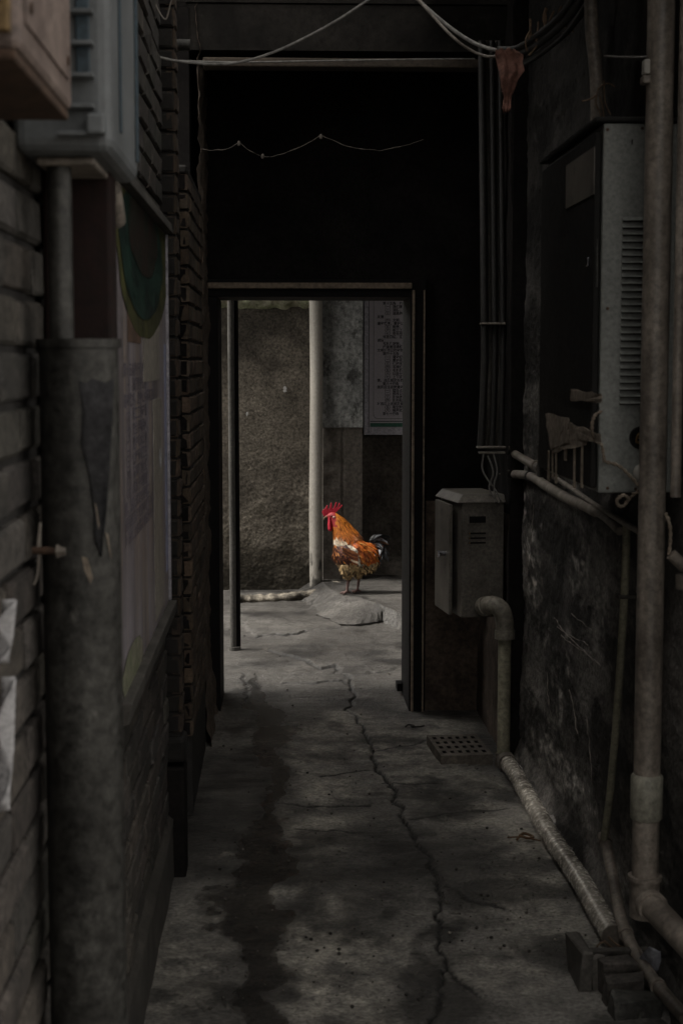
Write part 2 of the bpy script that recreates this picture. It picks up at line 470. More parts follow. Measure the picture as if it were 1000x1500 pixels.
# dirt plus painted shade along the left wall and across the passage mouth
soil_shade = fl((300, 1100), (420, 1100), (415, 1200), (450, 1215), (600, 1215), (690, 1230), (660, 1280), (520, 1295), (420, 1305), (310, 1300), (240, 1300), (240, 1180))
d = dpoly(WP2, soil_shade + soil_shade[:1]); ins = inpoly(WP2, soil_shade)
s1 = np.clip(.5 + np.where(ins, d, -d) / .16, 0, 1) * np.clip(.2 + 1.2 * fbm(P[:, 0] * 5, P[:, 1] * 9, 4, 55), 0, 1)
dirt_shade = np.maximum(dirt_shade, .9 * s1)
for (px, py, rx, ry, am) in ((845 - 90, 1300, .10, .12, .5), (720, 1270, .16, .10, .55), (650, 1265, .12, .1, .5), (570, 1335, .03, .03, .8), (545, 1165, .08, .02, .7), (590, 1210, .05, .015, .7), (820, 1410, .06, .02, .7), (790, 1405, .03, .015, .6), (760, 1395, .03, .015, .6), (500, 957, .10, .05, .35), (700, 1240, .14, .06, .5), (625, 1480, .09, .12, .6), (560, 1250, .2, .05, .5)):
    c = onz(px, py)
    q = ((WP2[:, 0] - c.x) / rx) ** 2 + ((WP2[:, 1] - c.y) / (ry * 2.2)) ** 2
    dirt_shade = np.maximum(dirt_shade, am * np.clip(1.5 - q, 0, 1) * np.clip(.4 + edge_n, 0, 1))
for (px, py, rx, ry, am) in ((480, 1428, .08, .055, .95), (445, 1380, .05, .05, .75), (425, 1345, .03, .05, .5), (440, 1110, .06, .14, .95), (520, 1060, .16, .12, .85), (445, 1065, .06, .06, .6), (655, 1075, .1, .12, .6), (383, 955, .03, .03, .8), (345, 1253, .07, .012, .8), (425, 1260, .03, .08, .5), (700, 1140, .1, .08, .45), (430, 1200, .02, .08, .4), (270, 1400, .1, .2, .45), (560, 1090, .22, .14, .8), (690, 1190, .15, .12, .45), (780, 1340, .2, .12, .5), (480, 1150, .16, .12, .8), (470, 1250, .1, .1, .6), (600, 1130, .1, .2, .6), (690, 1100, .12, .1, .7), (520, 1400, .2, .08, .5), (740, 1420, .15, .08, .4), (650, 1130, .15, .12, .5), (310, 1340, .06, .08, .4)):
    c = onz(px, py)
    q = ((WP2[:, 0] - c.x) / rx) ** 2 + ((WP2[:, 1] - c.y) / (ry * 2.2)) ** 2
    f_ = fbm(P[:, 0] * 20, P[:, 1] * 20, 5, 91)
    pale = np.maximum(pale, am * np.clip((1.4 - q), 0, 1) * np.clip((f_ - .34) * 3.2, 0, 1))
strip = fl((500, 1050), (470, 1090), (470, 1140), (455, 1200), (450, 1250), (440, 1320), (470, 1400), (490, 1440), (480, 1500))
d = dpoly(WP2, strip)
pale = np.maximum(pale, .95 * np.clip(1.3 - d / .13, 0, 1) * np.clip((fbm(P[:, 0] * 8, P[:, 1] * 6, 6, 133) - .36) * 4, 0, 1))
strip = fl((640, 1060), (640, 1110), (680, 1150), (730, 1200), (790, 1290), (820, 1380))
d = dpoly(WP2, strip)
pale = np.maximum(pale, .8 * np.clip(1.3 - d / .16, 0, 1) * np.clip((fbm(P[:, 0] * 7, P[:, 1] * 6, 6, 143) - .38) * 4, 0, 1))
grime = np.clip((fbm(P[:, 0] * 5, P[:, 1] * 4, 6, 171) - .5) * 6, 0, 1) * (P[:, 1] < 7.6)
dirt_shade = np.maximum(dirt_shade, .75 * grime)
# plaster heaped against the left jamb
mc = onz(303, 1050)
q = np.hypot((P[:, 0] - mc.x + .05) / .13, (P[:, 1] - mc.y - .1) / .42)
h += .16 * np.clip(1 - q, 0, 1) ** 1.5 * (.7 + .6 * edge_n)
# raised slab
ipl = inpoly(P + .012 * (edge_n[:, None] - .5), plat)
dpl = dpoly(P, plat + plat[:1])
apron = np.clip(1 - dpl / (.10 + .12 * edge_n), 0, 1) * np.clip((ra[1].x - .02 - P[:, 0]) / .06, 0, 1) * np.clip((P[:, 1] - 10.0) / .2, 0, 1)
flk = [(fl((390, 952), (405, 957), (425, 963), (452, 972), (470, 980), (492, 976), (510, 992), (560, 985), (600, 975), (600, 948), (545, 948), (500, 950), (440, 940)), .010),
       (fl((415, 1001), (435, 1003), (460, 1002), (500, 997), (506, 988), (470, 984), (430, 985)), .009),
       (fl((376, 935), (384, 933), (415, 932), (432, 929), (455, 925), (500, 920), (470, 905), (400, 905), (360, 915)), .009),
       (fl((700, 1190), (640, 1200), (606, 1220), (590, 1195), (566, 1150), (552, 1128), (600, 1110), (680, 1120), (740, 1150)), .006)]
for pg, dh in flk:
    dd0 = dpoly(WP, pg + pg[:1]); ii = inpoly(WP, pg)
    h = h + dh * np.clip(.5 + np.where(ii, dd0, -dd0) / .012, 0, 1)
hn = h.copy()
h = np.where(ipl, PZ + .5 * hn, h)
h = np.where(~ipl, np.maximum(h, apron * PZ * .95 + .5 * hn), h)
# low ledge along the courtyard wall, crack on slab
for pl, w, dep, zz in ((((510, 864), (545, 861), (588, 858)), .012, .012, PZ), (((525, 877), (556, 886)), .006, .004, PZ)):
    pp = [tuple(onz(x, y, zz))[:2] for x, y in pl]
    d = dpoly(WP, pp); k = np.clip(1 - d / (w * .6), 0, 1)
    h -= dep * k; dirt_shade = np.maximum(dirt_shade, k)
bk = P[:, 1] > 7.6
dirt_shade = np.where(bk, np.maximum(dirt_shade, .48 + .5 * np.clip((fbm(P[:, 0] * 6, P[:, 1] * 4, 4, 41) - .5) * 4, 0, 1)), dirt_shade)
# outside the walls drop down
me = bpy.data.meshes.new('alley_floor')
nx, ny = len(xs), len(ys)
co = np.stack([P[:, 0], P[:, 1], h], 1)
idx = np.arange(nx * ny).reshape(ny, nx)
quads = np.stack([idx[:-1, :-1], idx[:-1, 1:], idx[1:, 1:], idx[1:, :-1]], -1).reshape(-1, 4)
me.vertices.add(len(co)); me.vertices.foreach_set('co', co.astype(np.float32).ravel())
me.loops.add(quads.size); me.loops.foreach_set('vertex_index', quads.astype(np.int32).ravel())
me.polygons.add(len(quads)); me.polygons.foreach_set('loop_start', np.arange(0, quads.size, 4, dtype=np.int32))
me.polygons.foreach_set('use_smooth', np.ones(len(quads), bool))
me.update(); me.validate()
ca = me.color_attributes.new('mask', 'FLOAT_COLOR', 'POINT')
ca.data.foreach_set('color', np.stack([wet, pale, dirt_shade, np.ones(len(P))], 1).astype(np.float32).ravel())
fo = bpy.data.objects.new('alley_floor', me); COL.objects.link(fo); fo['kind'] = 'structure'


def floor_mat():
    m = bpy.data.materials.new('worn_cement'); m.use_nodes = True
    nt = m.node_tree; N = nt.nodes; L = nt.links; p = N['Principled BSDF']
    tc = N.new('ShaderNodeTexCoord')

    def ns(sc, det=8, ro=.62, st=(1, 1, 1)):
        mp = N.new('ShaderNodeMapping'); mp.inputs['Scale'].default_value = st
        L.new(tc.outputs['Object'], mp.inputs[0])
        n = N.new('ShaderNodeTexNoise'); n.inputs['Scale'].default_value = sc; n.inputs['Detail'].default_value = det
        n.inputs['Roughness'].default_value = ro; L.new(mp.outputs[0], n.inputs['Vector']); return n.outputs['Fac']

    def mr(v, a0, a1, b0, b1):
        n = N.new('ShaderNodeMapRange'); n.inputs[1].default_value = a0; n.inputs[2].default_value = a1
        n.inputs[3].default_value = b0; n.inputs[4].default_value = b1; L.new(v, n.inputs[0]); return n.outputs[0]

    def mix(f, a, b, mode='MIX'):
        n = N.new('ShaderNodeMix'); n.data_type = 'RGBA'; n.blend_type = mode
        if isinstance(f, float): n.inputs[0].default_value = f
        else: L.new(f, n.inputs[0])
        for i, c in ((6, a), (7, b)):
            if isinstance(c, tuple): n.inputs[i].default_value = (*c, 1)
            else: L.new(c, n.inputs[i])
        return n.outputs[2]

    def math_(op, a, b):
        n = N.new('ShaderNodeMath'); n.operation = op
        for i, c in ((0, a), (1, b)):
            if isinstance(c, (int, float)): n.inputs[i].default_value = c
            else: L.new(c, n.inputs[i])
        return n.outputs[0]
    at_ = N.new('ShaderNodeAttribute'); at_.attribute_name = 'mask'
    sp = N.new('ShaderNodeSeparateColor'); L.new(at_.outputs['Color'], sp.inputs[0])
    big = ns(1.7, 9, .66); mid = ns(6, 10, .68, (.55, 1.25, 1)); fine = ns(70, 6, .7); fleck = ns(24, 6, .7)
    c = mix(mr(big, .35, .65, 0, 1), (.25, .236, .216), (.115, .108, .098))
    c = mix(mr(mid, .50, .66, 0, .6), c, (.075, .068, .061))
    c = mix(mr(mid, .42, .30, 0, .55), c, (.36, .34, .305))
    patch = ns(1.1, 8, .72, (1, .8, 1)); c = mix(mr(patch, .44, .64, 0, .8), c, (.055, .051, .046))
    c = mix(mr(fleck, .62, .70, 0, .6), c, (.06, .055, .05))
    c = mix(sp.outputs[1], c, mix(mr(fleck, .35, .6, 0, 1), (.60, .56, .48), (.34, .315, .275)))
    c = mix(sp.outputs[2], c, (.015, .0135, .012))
    wf = math_('MULTIPLY', sp.outputs[0], .9)
    c = mix(wf, c, mix(1.0, c, (.09, .086, .082), 'MULTIPLY'))
    cc = N.new('ShaderNodeCombineColor'); gv = mr(fine, .3, .7, .25, 1.7)
    for i in range(3): L.new(gv, cc.inputs[i])
    c = mix(1.0, c, cc.outputs[0], 'MULTIPLY')
    L.new(c, p.inputs['Base Color'])
    r = mr(mid, .3, .7, .26, .7)
    r2 = math_('SUBTRACT', r, math_('MULTIPLY', wf, .42))
    L.new(r2, p.inputs['Roughness']); p.inputs['Specular IOR Level'].default_value = .5
    bp = N.new('ShaderNodeBump'); bp.inputs['Strength'].default_value = 1; bp.inputs['Distance'].default_value = .012
    hh = math_('ADD', math_('MULTIPLY', fine, .9), math_('ADD', mid, math_('MULTIPLY', fleck, .6)))
    L.new(hh, bp.inputs['Height']); L.new(bp.outputs[0], p.inputs['Normal'])
    return m


m_floor = floor_mat()
me.materials.append(m_floor)
# broken ramp of cement leading up to the slab
def jag_edge(pts, amp, k, seed):
    out = []
    for a_, b_ in zip(pts[:-1], pts[1:]):
        for j in range(k):
            p_ = a_.lerp(b_, j / k); n_ = noise.noise_vector(p_ * 22 + V((seed, 0, 0)))
            out.append(p_ + V((n_.x, n_.y, 0)) * amp)
    return out + [pts[-1]]


upe = jag_edge([V((p.x, p.y, PZ + .004)) for p in (onz(490, 872, PZ), onz(525, 875, PZ), onz(556, 888, PZ))], .01, 12, 1)
lwe = jag_edge([V((p.x, p.y, .016)) for p in (onz(464, 903), onz(482, 910), onz(498, 918), onz(520, 918), onz(545, 915), onz(559, 912))], .022, 8, 5)
nn_ = 60
def resamp(pts, n):
    L_ = [0]
    for a_, b_ in zip(pts[:-1], pts[1:]): L_.append(L_[-1] + (b_ - a_).length)
    out = []
    for i in range(n):
        t_ = L_[-1] * i / (n - 1); k = 0
        while k < len(L_) - 2 and L_[k + 1] < t_: k += 1
        out.append(pts[k].lerp(pts[k + 1], (t_ - L_[k]) / max(1e-9, L_[k + 1] - L_[k])))
    return out
upe = resamp(upe, nn_); lwe = resamp(lwe, nn_)
mb = MB(); rows_ = 24
for j in range(rows_ + 1):
    for i in range(nn_):
        p_ = lwe[i].lerp(upe[i], j / rows_); p_.z += .003 * noise.noise(p_ * 14) + .003 * noise.noise(p_ * 50)
        mb.v.append(tuple(p_)); mb.c.append((1, 1, 1))
for j in range(rows_):
    for i in range(nn_ - 1):
        mb.f.append((j * nn_ + i, j * nn_ + i + 1, (j + 1) * nn_ + i + 1, (j + 1) * nn_ + i)); mb.sm.append(False)
loop_ = [j * nn_ for j in range(rows_, 0, -1)] + list(range(nn_)) + [j * nn_ + nn_ - 1 for j in range(1, rows_ + 1)]
b0_ = len(mb.v)
for k in loop_:
    v_ = mb.v[k]; mb.v.append((v_[0] * .985 + .008, v_[1] + .02, -.03)); mb.c.append((1, 1, 1))
for a_ in range(len(loop_) - 1):
    mb.f.append((loop_[a_ + 1], loop_[a_], b0_ + a_, b0_ + a_ + 1)); mb.sm.append(False)
bk_ = mb
o_ = single('cement_ramp', 'broken tilted cement slab at the foot of the raised platform', 'slab', mb, m_floor, (.5, 10.1, 0))
ca_ = o_.data.color_attributes.new('mask', 'FLOAT_COLOR', 'POINT')
ca_.data.foreach_set('color', np.array([(0, 0, .42 + .5 * max(0, noise.noise(V(v_) * 9)), 1) for v_ in mb.v], dtype=np.float32).ravel())

# ---------------------------------------------------------------- brick work
def brickwork(mb, o, au, an, L, H, bl, bh, jt, depth=.03, tint=(1, 1, 1), var=.35, skip=None):
    """courses of chamfered bricks on the plane through o, running along au, facing an"""
    au = V(au); an = V(an)
    row = 0; z = 0
    while z < H - .01:
        u = -(bl + jt) * (.5 if row % 2 else 0)
        while u < L:
            a = max(u, 0); b = min(u + bl, L)
            if b - a > .004:
                t = 1 + random.uniform(-var, var)
                col = (tint[0] * t * random.uniform(.95, 1.05), tint[1] * t, tint[2] * t * random.uniform(.93, 1.04))
                if not (skip and skip((a + b) / 2, z)):
                    pr = random.uniform(-.0045, .0035) * (1 if bl > .22 else .35)
                    mb.brick(V(o) + au * ((a + b) / 2) + Z_ * (z + bh / 2) + an * (pr - depth / 2), au, Z_, an, (b - a, bh, depth), .0055, col, .0022)
            u += bl + jt
        z += bh + jt; row += 1


# left wall
wl = thing('brick_wall', 'tall grey brick wall on the left carrying the meter boxes and the poster', 'wall', (XL - .12, 2.5, 0))
mb = MB(); mb.box((XL - .3, .1, -.05), (XL - .012, 4.93, 5.4)); mb.box((XL - .7, 4.6, -.05), (XL - .31, 5.10, 5.4)); mb.box((XL - .7, 5.101, -.05), (XL - .31, 6.6, 2.30)); mb.box((XL - .7, 5.101, 3.75), (XL - .31, 6.6, 5.4)); part('mortar_core', mb, m_mortar, wl)  # unseen backing blocks added, with a gap shaped to let sun through
mb = MB(); brickwork(mb, (XL, 1.35, .22), Y_, X_, 3.58, 3.1, .235, .064, .0125, var=.32); part('brick_facing', mb, m_brick, wl)
mb = MB(); mb.grid(np.linspace(1.2, 4.93, 90), np.linspace(-.05, .215, 12),
                   lambda y, z: (XL + .014 + .004 * (noise.noise(V((y * 4, z * 7, 3))) + .5 * noise.noise(V((y * 13, z * 15, 1)))) - (.03 if z > .2 else 0), y, z))
part('cement_skirting', mb, m_fascia, wl)

# pier at the mouth of the passage
pr = thing('brick_pier', 'sooty brick pier with a stone base where the poster wall ends', 'pillar', (-.36, 5.1, 0))
mb = MB(); mb.box((-.6, 4.965, .45), (-.3215, 5.04, 5.39)); part('mortar_core', mb, m_mortar, pr)
mb = MB()
brickwork(mb, (-.60, 4.95, .47), X_, -Y_, .276, 2.75, .2, .054, .009, var=.25)
part('brick_facing', mb, m_soot, pr)
mb = MB(); brickwork(mb, (-.316, 4.953, .47), Y_, X_, .10, 2.75, .2, .054, .009, var=.25, tint=(.4, .37, .345)); part('side_brickwork', mb, m_tanbrick, pr)  # lit edge of the pier painted as a strip of lighter brick
mb = MB(); mb.box((-.62, 4.93, -.05), (-.308, 5.06, .36)); part('plinth', mb, m_black, pr, .01)
mb = MB(); mb.box((-.6, 4.925, .375), (-.305, 5.055, .455)); part('stone_base', mb, m_soot, pr, .014)
rs = thing('recess_wall', 'black wall in the gap between the two brick piers', 'wall', (-.5, 5.3, 0))
mb = MB(); mb.box((-.66, 5.06, -.05), (-.40, 5.60, 2.31)); mb.box((-.66, 5.06, 3.75), (-.40, 6.62, 5.39)); part('rendered_face', mb, m_black, rs)  # plain black wall; unseen upper block leaves the sun gap open

# second pier, worn
XP = -.318
p2 = thing('brick_pier', 'narrower worn brown brick pier beside the black door frame', 'pillar', (-.34, 6.3, 0))
mb = MB(); mb.box((-.6, 5.62, -.05), (XP - .0055, 6.62, 2.30)); part('mortar_core', mb, m_mortar, p2)
mb = MB(); brickwork(mb, (XP, 5.6, .30), Y_, X_, 1.0, 2.0, .21, .055, .010, var=.45, tint=(.62, .58, .54)); part('side_brickwork', mb, m_tanbrick, p2)
mb = MB(); brickwork(mb, (-.58, 5.6, .30), X_, -Y_, .255, 2.0, .21, .055, .010, var=.3); part('brick_facing', mb, m_black, p2)  # face towards the dark gap painted black for its shade
mb = MB(); mb.box((-.6, 5.59, 2.305), (XP - .004, 6.62, 2.335)); part('cap_stone', mb, m_soot, p2, .008)

lr = thing('cement_wall', 'blackened cement wall between the worn brick pier and the door frame', 'wall', (-.4, 7.0, 0))
mb = MB()
mb.grid(np.linspace(6.63, 7.32, 34), np.linspace(-.03, 3.2, 130), lambda y, z: (-.332 + .014 * noise.noise(V((y * 6, z * 9, 0))) + .014 * noise.noise(V((y * 20, z * 25, 5))) + .10 * max(0, .30 - z), y, z))
part('rendered_face', mb, m_tanbrick, lr)
mb = MB(); mb.box((-.604, 6.632, -.05), (-.37, 7.3, 3.1)); mb.box((-3.2, 6.632, -.05), (-.605, 7.33, 5.4)); mb.box((-.604, 6.632, 3.101), (-.38, 7.3, 5.39)); part('added_black_gable', mb, m_black, lr)  # added black backing behind the sun gap, dark so sunlight barely shows

# building over the passage
ub = thing('passage_building', 'dark concrete storey bridging the alley above the doorway', 'building', (.3, 6.6, 2.9))
mb = MB(); mb.box((-.95, 6.63, 3.12), (1.6, 6.80, 4.6)); part('upper_wall', mb, m_dim, ub)
mb = MB(); mb.box((-.95, 6.64, 2.93), (1.6, 6.8, 3.115)); part('fascia_board', mb, m_dim, ub)
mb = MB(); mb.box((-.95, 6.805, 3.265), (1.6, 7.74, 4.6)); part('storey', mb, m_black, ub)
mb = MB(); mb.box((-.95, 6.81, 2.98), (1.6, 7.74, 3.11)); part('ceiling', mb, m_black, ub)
mb = MB(); mb.box((.58, 2.6, 3.26), (1.6, 6.62, 3.33)); part('added_eave', mb, m_soffit, ub)  # unseen slab added to keep sky light off the upper right wall
a = at(298, 95, 6.6); b = at(752, 95, 6.6)
mb = MB(); mb.obox((a + b) / 2 + V((0, .0, 0)), X_, Y_, Z_, (b.x - a.x, .1, .036)); part('lintel', mb, m_lint, ub, .006)

# wall with the doorway
dw = thing('doorway_wall', 'black sooty wall pierced by the doorway at the end of the alley', 'wall', (.2, 7.5, 0))
DZ = 1.947; DX0, DX1 = -.285, .603
mb = MB()
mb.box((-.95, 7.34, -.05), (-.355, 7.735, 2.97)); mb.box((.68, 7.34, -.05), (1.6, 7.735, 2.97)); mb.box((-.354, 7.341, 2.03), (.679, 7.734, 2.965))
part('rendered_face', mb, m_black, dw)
mb = MB(); mb.grid(np.linspace(.67, 1.05, 30), np.linspace(-.03, 1.0, 60), lambda x, z: (x, 7.325 + .01 * noise.noise(V((x * 9, z * 9, 2))), z)); part('brown_dado', mb, m_brown, dw)
fr = MB()
fr.box((DX0 - .068, 7.30, -.03), (DX0, 7.76, DZ)); fr.box((DX1, 7.30, -.03), (DX1 + .076, 7.76, DZ)); fr.box((DX0 - .068, 7.30, DZ + .001), (DX1 + .076, 7.76, 2.028))
fro = part('door_frame', fr, m_frame, dw, .004)
mb = MB(); mb.box((DX0 - .045, 7.275, 1.985), (DX1 + .005, 7.299, 2.012)); part('head_edge_light', mb, m_edge, fro, .004)  # pale strip paints the highlight along the head's edge
mb = MB(); mb.box((DX1 + .008, 7.285, 0), (DX1 + .02, 7.299, 1.98)); part('pale_edge_strip', mb, m_edge, fro, .003)  # pale strip paints the light line on the jamb edge
mb = MB(); mb.box((DX1 + .06, 7.288, 0), (DX1 + .068, 7.2995, 1.98)); part('pale_edge_strip', mb, m_edge, fro, .002)
mb = MB(); mb.box((DX1 - .03, 7.66, .02), (DX1 - .001, 7.75, .06)); part('door_stop', mb, m_frame, fro, .004)

# right walls
rw = thing('cement_wall', 'sooty cement wall with white drips and shade painted on its upper part, on the right of the alley', 'wall', (1.15, 4.8, 0))
mb = MB()


def rwf(y, z):
    n = noise.noise(V((y * 2.5, z * 2.5, 0))) * .010 + noise.noise(V((y * 9, z * 7, 3))) * .006 + noise.noise(V((y * 16, z * 30, 7))) * .004 + noise.noise(V((y * 35, z * 65, 2))) * .003
    return (XR + n - .035 * max(0, .08 - z) / .08, y, z)


SCUFF = []
for (px, py, w_, h_, a_) in ((765, 730, .10, .22, 1.6), (775, 800, .10, .18, 2.0), (785, 860, .09, .14, 1.8), (770, 640, .10, .2, .8), (755, 590, .1, .2, .6), (815, 1010, .10, .14, 1.6), (835, 970, .05, .12, 1.4), (800, 1090, .14, .10, 1.3), (830, 1130, .12, .08, 1.5), (860, 1180, .10, .06, 1.2), (845, 820, .12, .14, .9), (880, 900, .12, .12, .7), (800, 940, .06, .1, 1.0), (780, 1060, .06, .12, 1.0), (905, 1290, .1, .06, .8)):
    c = onx(px, py, XR); SCUFF.append((c.y, c.z, w_ * 1.5, h_, a_))


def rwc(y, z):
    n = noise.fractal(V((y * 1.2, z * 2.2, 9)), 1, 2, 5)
    k = (.55 + .5 * n) * (1 - .72 * max(0, min(1, (z - 1.55 + .5 * n) / .5)))  # upper wall darkened, shade painted into the tone
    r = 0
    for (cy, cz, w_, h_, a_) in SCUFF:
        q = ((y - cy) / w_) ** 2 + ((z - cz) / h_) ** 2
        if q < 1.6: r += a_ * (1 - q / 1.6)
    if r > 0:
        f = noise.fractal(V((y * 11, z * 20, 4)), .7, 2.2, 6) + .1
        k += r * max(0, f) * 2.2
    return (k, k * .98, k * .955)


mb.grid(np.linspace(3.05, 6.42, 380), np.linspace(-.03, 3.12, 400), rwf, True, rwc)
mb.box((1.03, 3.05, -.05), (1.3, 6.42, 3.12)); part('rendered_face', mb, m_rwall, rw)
for (p0, p1) in (((812, 905), (868, 968)), ((818, 918), (860, 945)), ((824, 930), (880, 975)), ((838, 900), (866, 925)), ((836, 1010), (846, 1075)), ((800, 985), (806, 1050)), ((770, 770), (774, 850)), ((783, 740), (781, 800)), ((856, 1040), (868, 1150))):
    a_, b_ = onx(*p0, XR), onx(*p1, XR)
    q_ = [a_.lerp(b_, t_ / 24) for t_ in range(25)]
    q_ = [V((rwf(p_.y, p_.z)[0] - .0015, p_.y + .006 * noise.noise(p_ * 9), p_.z + .004 * noise.noise(p_ * 12 + V((3, 0, 0))))) for p_ in q_]
    mb = MB(); mb.tube(q_, [.0022 * max(.15, .6 + noise.noise(p_ * 25)) for p_ in q_], 5); part('scratch', mb, m_greyc, rw)
w2 = thing('cement_wall', 'brown cement side wall in the recess behind the small meter box', 'wall', (1.1, 6.9, 0))
def w2f(y, z):
    return (.94 + .012 * noise.noise(V((y * 6, z * 6, 11))) + .004 * noise.noise(V((y * 25, z * 25, 1))) - (.012 if z < .42 else 0), y, z)


mb = MB(); mb.grid(np.linspace(6.43, 7.35, 40), np.linspace(-.03, 1.02, 40), w2f); part('brown_dado', mb, m_brown, w2)
mb = MB(); mb.grid(np.linspace(6.43, 7.35, 40), np.linspace(1.02, 3.12, 50), w2f)
mb.box((.945, 6.425, -.03), (1.2, 6.44, 3.12)); part('shade_black_face', mb, m_black, w2)  # upper face and return painted black in place of shade

# courtyard walls
bw = thing('courtyard_wall', 'damp brown plaster wall behind the white downpipe', 'wall', (-.6, 11.45, 0))


def bwf(x, z):
    amp = .0008 + .0020 * max(0, min(1, (1.15 - z) / .6))
    n = noise.fractal(V((x * 22, z * 26, 0)), .7, 2.1, 5) * amp + .004 * noise.noise(V((x * 2, z * 2, 4)))
    if z > 2.04: n -= -.012
    return (x, 11.32 - n, z)


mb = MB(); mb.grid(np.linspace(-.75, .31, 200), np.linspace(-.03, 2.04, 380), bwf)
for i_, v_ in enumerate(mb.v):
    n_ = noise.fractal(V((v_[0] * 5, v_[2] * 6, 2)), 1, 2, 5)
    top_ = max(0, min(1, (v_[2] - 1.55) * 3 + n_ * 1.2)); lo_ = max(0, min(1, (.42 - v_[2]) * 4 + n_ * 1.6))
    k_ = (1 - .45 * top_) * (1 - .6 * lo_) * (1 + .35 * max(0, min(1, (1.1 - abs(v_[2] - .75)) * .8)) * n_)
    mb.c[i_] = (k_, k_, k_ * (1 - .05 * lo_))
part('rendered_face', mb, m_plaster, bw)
mb = MB(); mb.grid(np.linspace(-.78, .31, 90), np.linspace(0, 1, 16), lambda x, t: (x, 11.33 - .05 * math.sin(math.pi * t) - .02 * noise.noise(V((x * 12, t * 3, 0))), 2.02 + .16 * t + .012 * noise.noise(V((x * 15, t * 4, 2)))))
part('coping', mb, m_mossy, bw)
mb = MB(); mb.box((-3.5, 11.4, -.05), (.3, 11.7, 2.6)); part('wall_core', mb, m_plaster, bw)

pi_ = thing('pilaster', 'flat pilaster, grey limewash above and brown below, behind the rooster', 'pillar', (.44, 11.3, 0))
xa, xb = at(473, 700, 11.12).x, at(530.5, 700, 11.12).x
zs = at(500, 626, 11.12).z
mb = MB(); mb.grid(np.linspace(xa, xb, 36), np.linspace(0, zs, 90), lambda x, z: (x, 11.13 + .005 * noise.noise(V((x * 10, z * 10, 1))) + (.012 if abs(x - (xa + xb) / 2) < .006 else 0), z))
mb.box((xa, 11.145, -.05), (xb, 11.45, 3)); part('lower_render', mb, m_pil, pi_)
mb = MB(); mb.grid(np.linspace(xa - .004, xb + .002, 40), np.linspace(zs, 3, 130), lambda x, z: (x, 11.11 + .006 * noise.noise(V((x * 12, z * 9, 5))) + .004 * noise.noise(V((x * 30, z * 22, 5))) + (.012 * noise.noise(V((x * 30, 0, 5))) if z < zs + .03 else 0), z))
mb.add([(xb + .002, 11.11, zs), (xb + .002, 11.3, zs), (xb + .002, 11.3, 3), (xb + .002, 11.11, 3)], [(0, 1, 2, 3)])
mb.add([(xa, 11.112, zs + .004), (xb, 11.112, zs + .004), (xb, 11.15, zs), (xa, 11.15, zs)], [(0, 1, 2, 3)])
part('limewashed_panel', mb, m_greyp, pi_)

rc = thing('courtyard_wall', 'dark stained wall under the framed notice to the right', 'wall', (1.4, 11.5, 0))
mb = MB(); mb.grid(np.linspace(xb - .01, 2.2, 70), np.linspace(0, 3, 130), lambda x, z: (x, 11.42 + .012 * noise.noise(V((x * 7, z * 7, 8))) + .008 * noise.noise(V((x * 22, z * 18, 8))), z))
mb.box((xb - .01, 11.46, -.05), (3.4, 11.7, 3)); part('rendered_face', mb, m_rec, rc)
mb = MB(); mb.grid(np.linspace(xb + .002, 2.2, 60), np.linspace(0, 1, 10), lambda x, t: (x, 11.34 + .06 * max(0, t - .8) * 5 + .006 * noise.noise(V((x * 14, t * 3, 0))), .06 + .17 * t)); part('plinth', mb, m_pil, rc)

cr_ = thing('added_shade_roof', 'unseen roof slab added to cut sky light over the courtyard', 'roof', (1.5, 9.8, 3.3))  # unseen, added to dim sky light while sun passes its open side
mb = MB(); mb.box((-.62, 7.78, 3.3), (4.5, 12.0, 3.38)); part('shade_slab', mb, m_fascia, cr_)
mb = MB(); mb.box((3.5, 7.75, -.05), (3.7, 11.7, 3.29)); part('added_end_wall', mb, m_pil, cr_)
# ================================================================ COURTYARD THINGS
pts = [at(x, y, 11.06) for x, y in ((462.5, 400), (462.5, 445), (463.5, 560), (462.5, 680), (462, 760), (463, 858))]
pts = spline(pts, 6); rr = .0455
mb = MB(); mb.tube([p_ for a_, b_ in zip(pts[:-1], pts[1:]) for p_ in [a_.lerp(b_, t_ / 6) for t_ in range(6)]] + [pts[-1]], rr, 28)
for i_, v_ in enumerate(mb.v):
    st_ = noise.fractal(V((v_[0] * 30, v_[1] * 30, v_[2] * 9)), 1, 2, 4) - (v_[2] - .16) * 3.0
    k_ = max(0, min(1, st_ * 2.5)); k_ = 1 - .8 * k_
    mb.c[i_] = (k_, k_ * .98, k_ * .95)
wp = thing('downpipe', 'white painted downpipe with a blackened foot in the courtyard', 'pipe', pts[-1])
part('pipe', mb, m_white, wp)
# thin double pole left in the doorway
q = onz(344, 952)
pl_ = thing('metal_pole', 'thin grey metal pole standing just beyond the doorway on the left', 'pole', (q.x, q.y, 0))
top = at(343, 380, q.y)
mb = MB(); mb.tube([V((q.x - .008, q.y, -.02)), V((q.x - .012, q.y, 2.3))], .0185, 14); part('front_tube', mb, m_pole, pl_)
mb = MB(); mb.tube([V((q.x + .021, q.y + .02, -.02)), V((q.x + .017, q.y + .02, 2.3))], .013, 12); part('rear_tube', mb, m_frame, pl_)
mb = MB(); mb.tube([V((q.x, q.y, -.01)), V((q.x, q.y, .02))], .035, 16); part('base_collar', mb, m_pole, pl_)

